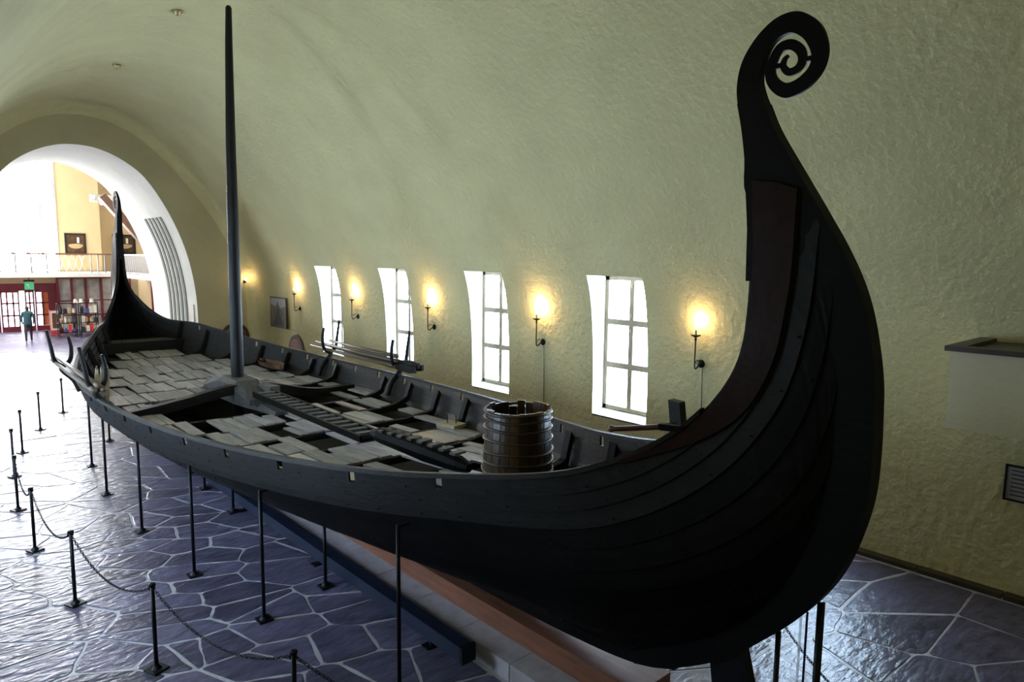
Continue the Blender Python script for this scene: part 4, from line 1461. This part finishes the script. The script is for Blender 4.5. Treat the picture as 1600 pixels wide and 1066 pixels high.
# shop front
sf = thing('shop_showcase', (3.5, 47.1, 0), 'lit shop showcase with dark red mullions under the gallery', 'showcase')
mb = MB(); mb.box((4.0, 47.2, 1.45), (3.9, .05, 2.9)); mb.build('back_panel', 'showcase', sf)
for x in (2.05, 2.75, 3.45, 4.25, 5.0, 5.8):
    mb = MB(); mb.box((x, 47.08, 1.5), (.12, .14, 3.0)); mb.build('mullion', 'red_paint', sf)
for z in (.85, 1.7):
    mb = MB(); mb.box((4.0, 47.08, z), (3.9, .12, .06)); mb.build('shelf', 'red_paint', sf)
mb = MB(); mb.box((4.0, 47.08, 3.05), (4.0, .14, .12)); mb.build('head_rail', 'red_paint', sf)
ss = thing('side_shop_wall', (5.6, 40, 0), 'shop partition with dark shelves right of the far stern', 'partition')
mb = MB(); mb.box((5.7, 40.0, 1.6), (.1, 9.0, 3.2)); mb.build('panel', 'beige_wall', ss)
for y in (36.6, 38.2, 39.8, 41.4):
    mb = MB(); mb.box((5.6, y, 1.6), (.14, .14, 3.2)); mb.build('mullion', 'red_paint', ss)
for z in (.7, 1.35):
    mb = MB(); mb.box((5.5, 39.8, z), (.35, 7.5, .05)); mb.build('shelf', 'balcony_wood', ss)


def picture(name, c, w, h, ax, lab, fm, pm, mat_board=None):
    root = thing(name, c, lab, 'picture')
    def bx(dx, dz, sx, sz, d, t):
        mb = MB()
        if ax == 'y': mb.box((c[0] + dx, c[1] - d, c[2] + dz), (sx, t, sz))
        else: mb.box((c[0] - d, c[1] + dx, c[2] + dz), (t, sx, sz))
        return mb
    bx(0, 0, w, h, .01, .04).build('backing', fm, root)
    b = .16 if mat_board is None else .1
    if mat_board:
        bx(0, 0, w * .86, h * .86, .035, .012).build('mount', mat_board, root)
        bx(0, 0, w * .5, h * .5, .045, .012).build('print', pm, root)
    else:
        bx(0, 0, w * .78, h * .82, .035, .012).build('print', pm, root)
        V = [(c[0] + w * .34 * math.cos(t), c[1] - .044, c[2] - h * .05 + h * (.16 if math.sin(t) < 0 else .06) * math.sin(t)) for t in np.linspace(0, 2 * math.pi, 25)[:-1]]
        mb = MB(); mb.add(V, [tuple(range(24))]); mb.build('print_hull', 'goods_tan', root)
        mb = MB(); mb.box((c[0] + w * .12, c[1] - .044, c[2] + h * .18), (w * .10, .006, h * .26)); mb.build('print_sail', 'goods_white', root)
    return root


picture('gallery_picture', (3.13, 47.35, 5.0), 1.08, 1.26, 'y', 'dark framed ship picture on the beige wall above the railing', 'frame_grey', 'photo_warm')
picture('recess_picture', (6.1, 49.15, 5.05), 1.3, 1.25, 'y', 'dark framed picture in the recess right of the far stern', 'frame_grey', 'photo_warm')
picture('small_print', (5.58, 37.3, 2.35), .95, .62, 'x', 'small gold framed print with white mount under the side gallery', 'frame_gold', 'photo_dark', 'goods_white')

# roof slope, lintel and spots seen beside the far stern
mb = MB(); mb.beam((3.2, 40.5, 7.4), (5.6, 40.5, 4.4), .35, .5, (0, 1, 0))
tag(mb.build('roof_beam', 'roof_wood', org=(3.2, 40.5, 7.4)), 'brown sloping roof timber beside the arch', 'beam')
mb = MB(); mb.box((3.6, 41.2, 7.30), (1.5, .35, .35))
tag(mb.build('ceiling_lintel', 'white_paint', org=(3.6, 41.2, 7.3)), 'white lintel carrying the spotlights', 'lintel')
for k, (x, z) in enumerate(((3.25, 7.05), (3.5, 6.98), (3.75, 7.02), (2.9, 7.35))):
    r_ = thing('spotlight', (x, 40.9, z), ['first spotlight from the left under the lintel', 'second spotlight from the left under the lintel', 'third spotlight from the left under the lintel',
                                         'spotlight at the left end of the lintel'][k], 'spotlight', 'spotlights under the lintel')
    M = Matrix.Rotation(math.pi / 2 + .3, 3, 'X')
    mb = MB(); mb.lathe([(.05, -.14), (.07, -.1), (.09, .06), (.09, .08)], (x, 40.9, z), 12, M); mb.build('can', 'white_paint', r_, smooth=True)
    mb = MB(); mb.lathe([(.07, .082), (.07, .09), (.01, .092)], (x, 40.9, z), 12, M); mb.build('lens', 'spot_glow', r_)
    mb = MB(); mb.box((x, 40.95, z + .12), (.03, .03, .14)); mb.build('bracket', 'grey_metal', r_)

# red poster stand
ps = thing('poster_stand', (1.55, 44.6, 0), 'red stand with a white bordered poster beside the souvenir rack', 'stand')
mb = MB(); mb.box((1.52, 44.6, .68), (.62, .10, 1.36)); mb.build('board', 'sign_red', ps)
mb = MB(); mb.box((1.52, 44.54, .78), (.56, .02, 1.06)); mb.build('poster_border', 'goods_white', ps)
mb = MB(); mb.box((1.52, 44.525, .78), (.42, .012, .84)); mb.build('poster_print', 'roof_wood', ps)

# souvenir racks and goods
gr = random.Random(5)


def rack(x, y, lab):
    root = thing('souvenir_rack', (x, y, 0), lab, 'rack', 'souvenir racks by the shop')
    for sx in (-.4, .4):
        for sy in (-.25, .25):
            mb = MB(); mb.box((x + sx, y + sy, .92), (.04, .04, 1.84)); mb.build('upright', 'black_iron', root)
    for z in (.25, .75, 1.25, 1.80):
        mb = MB(); mb.box((x, y, z), (.86, .54, .03)); mb.build('shelf', 'black_iron', root)


rack(1.75, 43.0, 'black souvenir rack nearest the poster stand')
rack(2.75, 43.0, 'black souvenir rack in front of the lit showcase')
goods = [('goods_red', 'red'), ('goods_white', 'cream'), ('goods_black', 'black'), ('goods_tan', 'tan'), ('goods_blue', 'blue')]
for rx, rn in ((1.75, 'left'), (2.75, 'right')):
    for zi, z in enumerate((.265, .765, 1.265)):
        for k in range(4):
            m_, cn = goods[gr.choice((0, 1, 1, 2, 2, 2, 3, 3, 4))]
            h = gr.uniform(.22, .40); wd = gr.uniform(.13, .18)
            x = rx - .3 + k * .2
            mb = MB()
            kind = gr.random()
            if kind < .5:
                mb.box((x, 42.85, z + h / 2), (wd, .16, h), gr.uniform(-.2, .2)); mb.box((x, 42.85, z + h + .01), (wd * .7, .1, .02))
                nm = 'gift_box'
            else:
                mb.lathe([(wd * .3, z), (wd * .5, z + h * .2), (wd * .5, z + h * .6), (wd * .25, z + h * .85), (wd * .3, z + h)], (x, 42.85, 0), 10)
                nm = 'souvenir_jar'
            tag(mb.build(nm, m_, org=(x, 42.85, z)), 'small %s souvenir, %s place on the %s shelf of the %s rack' % (
                cn, ['first', 'second', 'third', 'fourth'][k], ['bottom', 'middle', 'upper'][zi], rn), 'souvenir', 'souvenirs on the racks')


# lampshade-like white cups on top of the rack
for k, x in enumerate((2.2, 2.45, 2.95)):
    mb = MB(); mb.lathe([(.12, 1.82), (.085, 2.02), (.08, 2.02)], (x, 43.0, 0), 12)
    tag(mb.build('paper_shade', 'goods_white', org=(x, 43.0, 1.82)), ['white paper shade, left one on top of the right rack', 'white paper shade, middle one on top of the right rack',
                                                                    'white paper shade, right one on top of the right rack'][k], 'shade', 'shades on the rack')

# ------------------------------------------------------------------ visitor
def person():
    V = [(0, 0, .95), (0, 0, 1.12), (0, .01, 1.30), (0, .02, 1.43), (0, .03, 1.50), (0, .05, 1.58), (0, .06, 1.68), (0, .05, 1.74)]
    R_ = [.15, .155, .18, .16, .06, .075, .10, .06]
    E_ = [(0, 1), (1, 2), (2, 3), (3, 4), (4, 5), (5, 6), (6, 7)]

    def chain_(start, pts):
        p = start
        for (c, r) in pts:
            V.append(c); R_.append(r); E_.append((p, len(V) - 1)); p = len(V) - 1
        return p
    for s in (-1, 1):
        st = s * .16
        chain_(0, [((s * .095, 0, .86), .10), ((s * .10, st * .9 + .03, .50), .068), ((s * .10, st - .06 * (s < 0), .12), .045), ((s * .10, st - .02 + .02, .05), .045), ((s * .105, st + .13, .035), .035)])
        e = chain_(3, [((s * .17, .01, 1.42), .075), ((s * .25, -.02, 1.17), .055), ((s * .24, .13, .98), .042), ((s * .22, .19, .93), .032), ((s * .215, .23, .90), .036)])
        for k in range(4):
            dx = (k - 1.5) * .019
            chain_(e, [((s * .215 + dx, .265, .87), .010), ((s * .215 + dx, .285 - .004 * abs(k - 1), .835), .009), ((s * .215 + dx, .28, .81), .008)])
        chain_(e, [((s * .18, .245, .885), .011), ((s * .165, .26, .86), .009)])
    me = bpy.data.meshes.new('body')
    me.from_pydata(V, E_, [])
    o = bpy.data.objects.new('body', me); COL.objects.link(o)
    md = o.modifiers.new('skin', 'SKIN')
    if not me.skin_vertices: me.skin_vertices.new()
    for i, sv in enumerate(me.skin_vertices[0].data):
        r = R_[i]
        sv.radius = (r * (1.15 if i < 4 else 1), r * (.75 if i < 4 else 1)); sv.use_root = (i == 0)
    o.modifiers.new('sub', 'SUBSURF').levels = 2
    dg = bpy.context.evaluated_depsgraph_get()
    ev = bpy.data.meshes.new_from_object(o.evaluated_get(dg))
    bpy.data.objects.remove(o)
    for k in ('skin', 'jacket', 'trousers', 'hair', 'goods_black'): ev.materials.append(MATS[k])
    for p in ev.polygons:
        c = p.center
        p.use_smooth = True
        if c.z > 1.50: p.material_index = 3 if (c.z > 1.69 or c.y < .06) else 0
        elif c.z > .86 and not (abs(c.x) > .14 and c.z < .955 and c.y > .15): p.material_index = 1
        elif abs(c.x) > .15 and c.y > .17 and c.z > .78: p.material_index = 0
        elif c.z < .085: p.material_index = 4
        else: p.material_index = 2
    root = thing('person', (-.10, 42.0, 0), 'person in a teal jacket and dark trousers walking toward the doors', 'person')
    shared('body', ev, root)
    mb = MB()
    for s in (-1, 1): mb.lathe([(.008, -.03), (.016, 0), (.008, .03)], (root.location.x + s * .10, 42.06, 1.655), 6)
    mb.build('ears', 'skin', root)
    mb = MB(); mb.lathe([(.02, -.015), (.014, .015)], (root.location.x, 42.165, 1.65), 6); mb.build('nose', 'skin', root)
    return root


pr = person()
pr.rotation_euler = (0, 0, -.15)
pr.scale = (1.05, 1.05, 1.02)
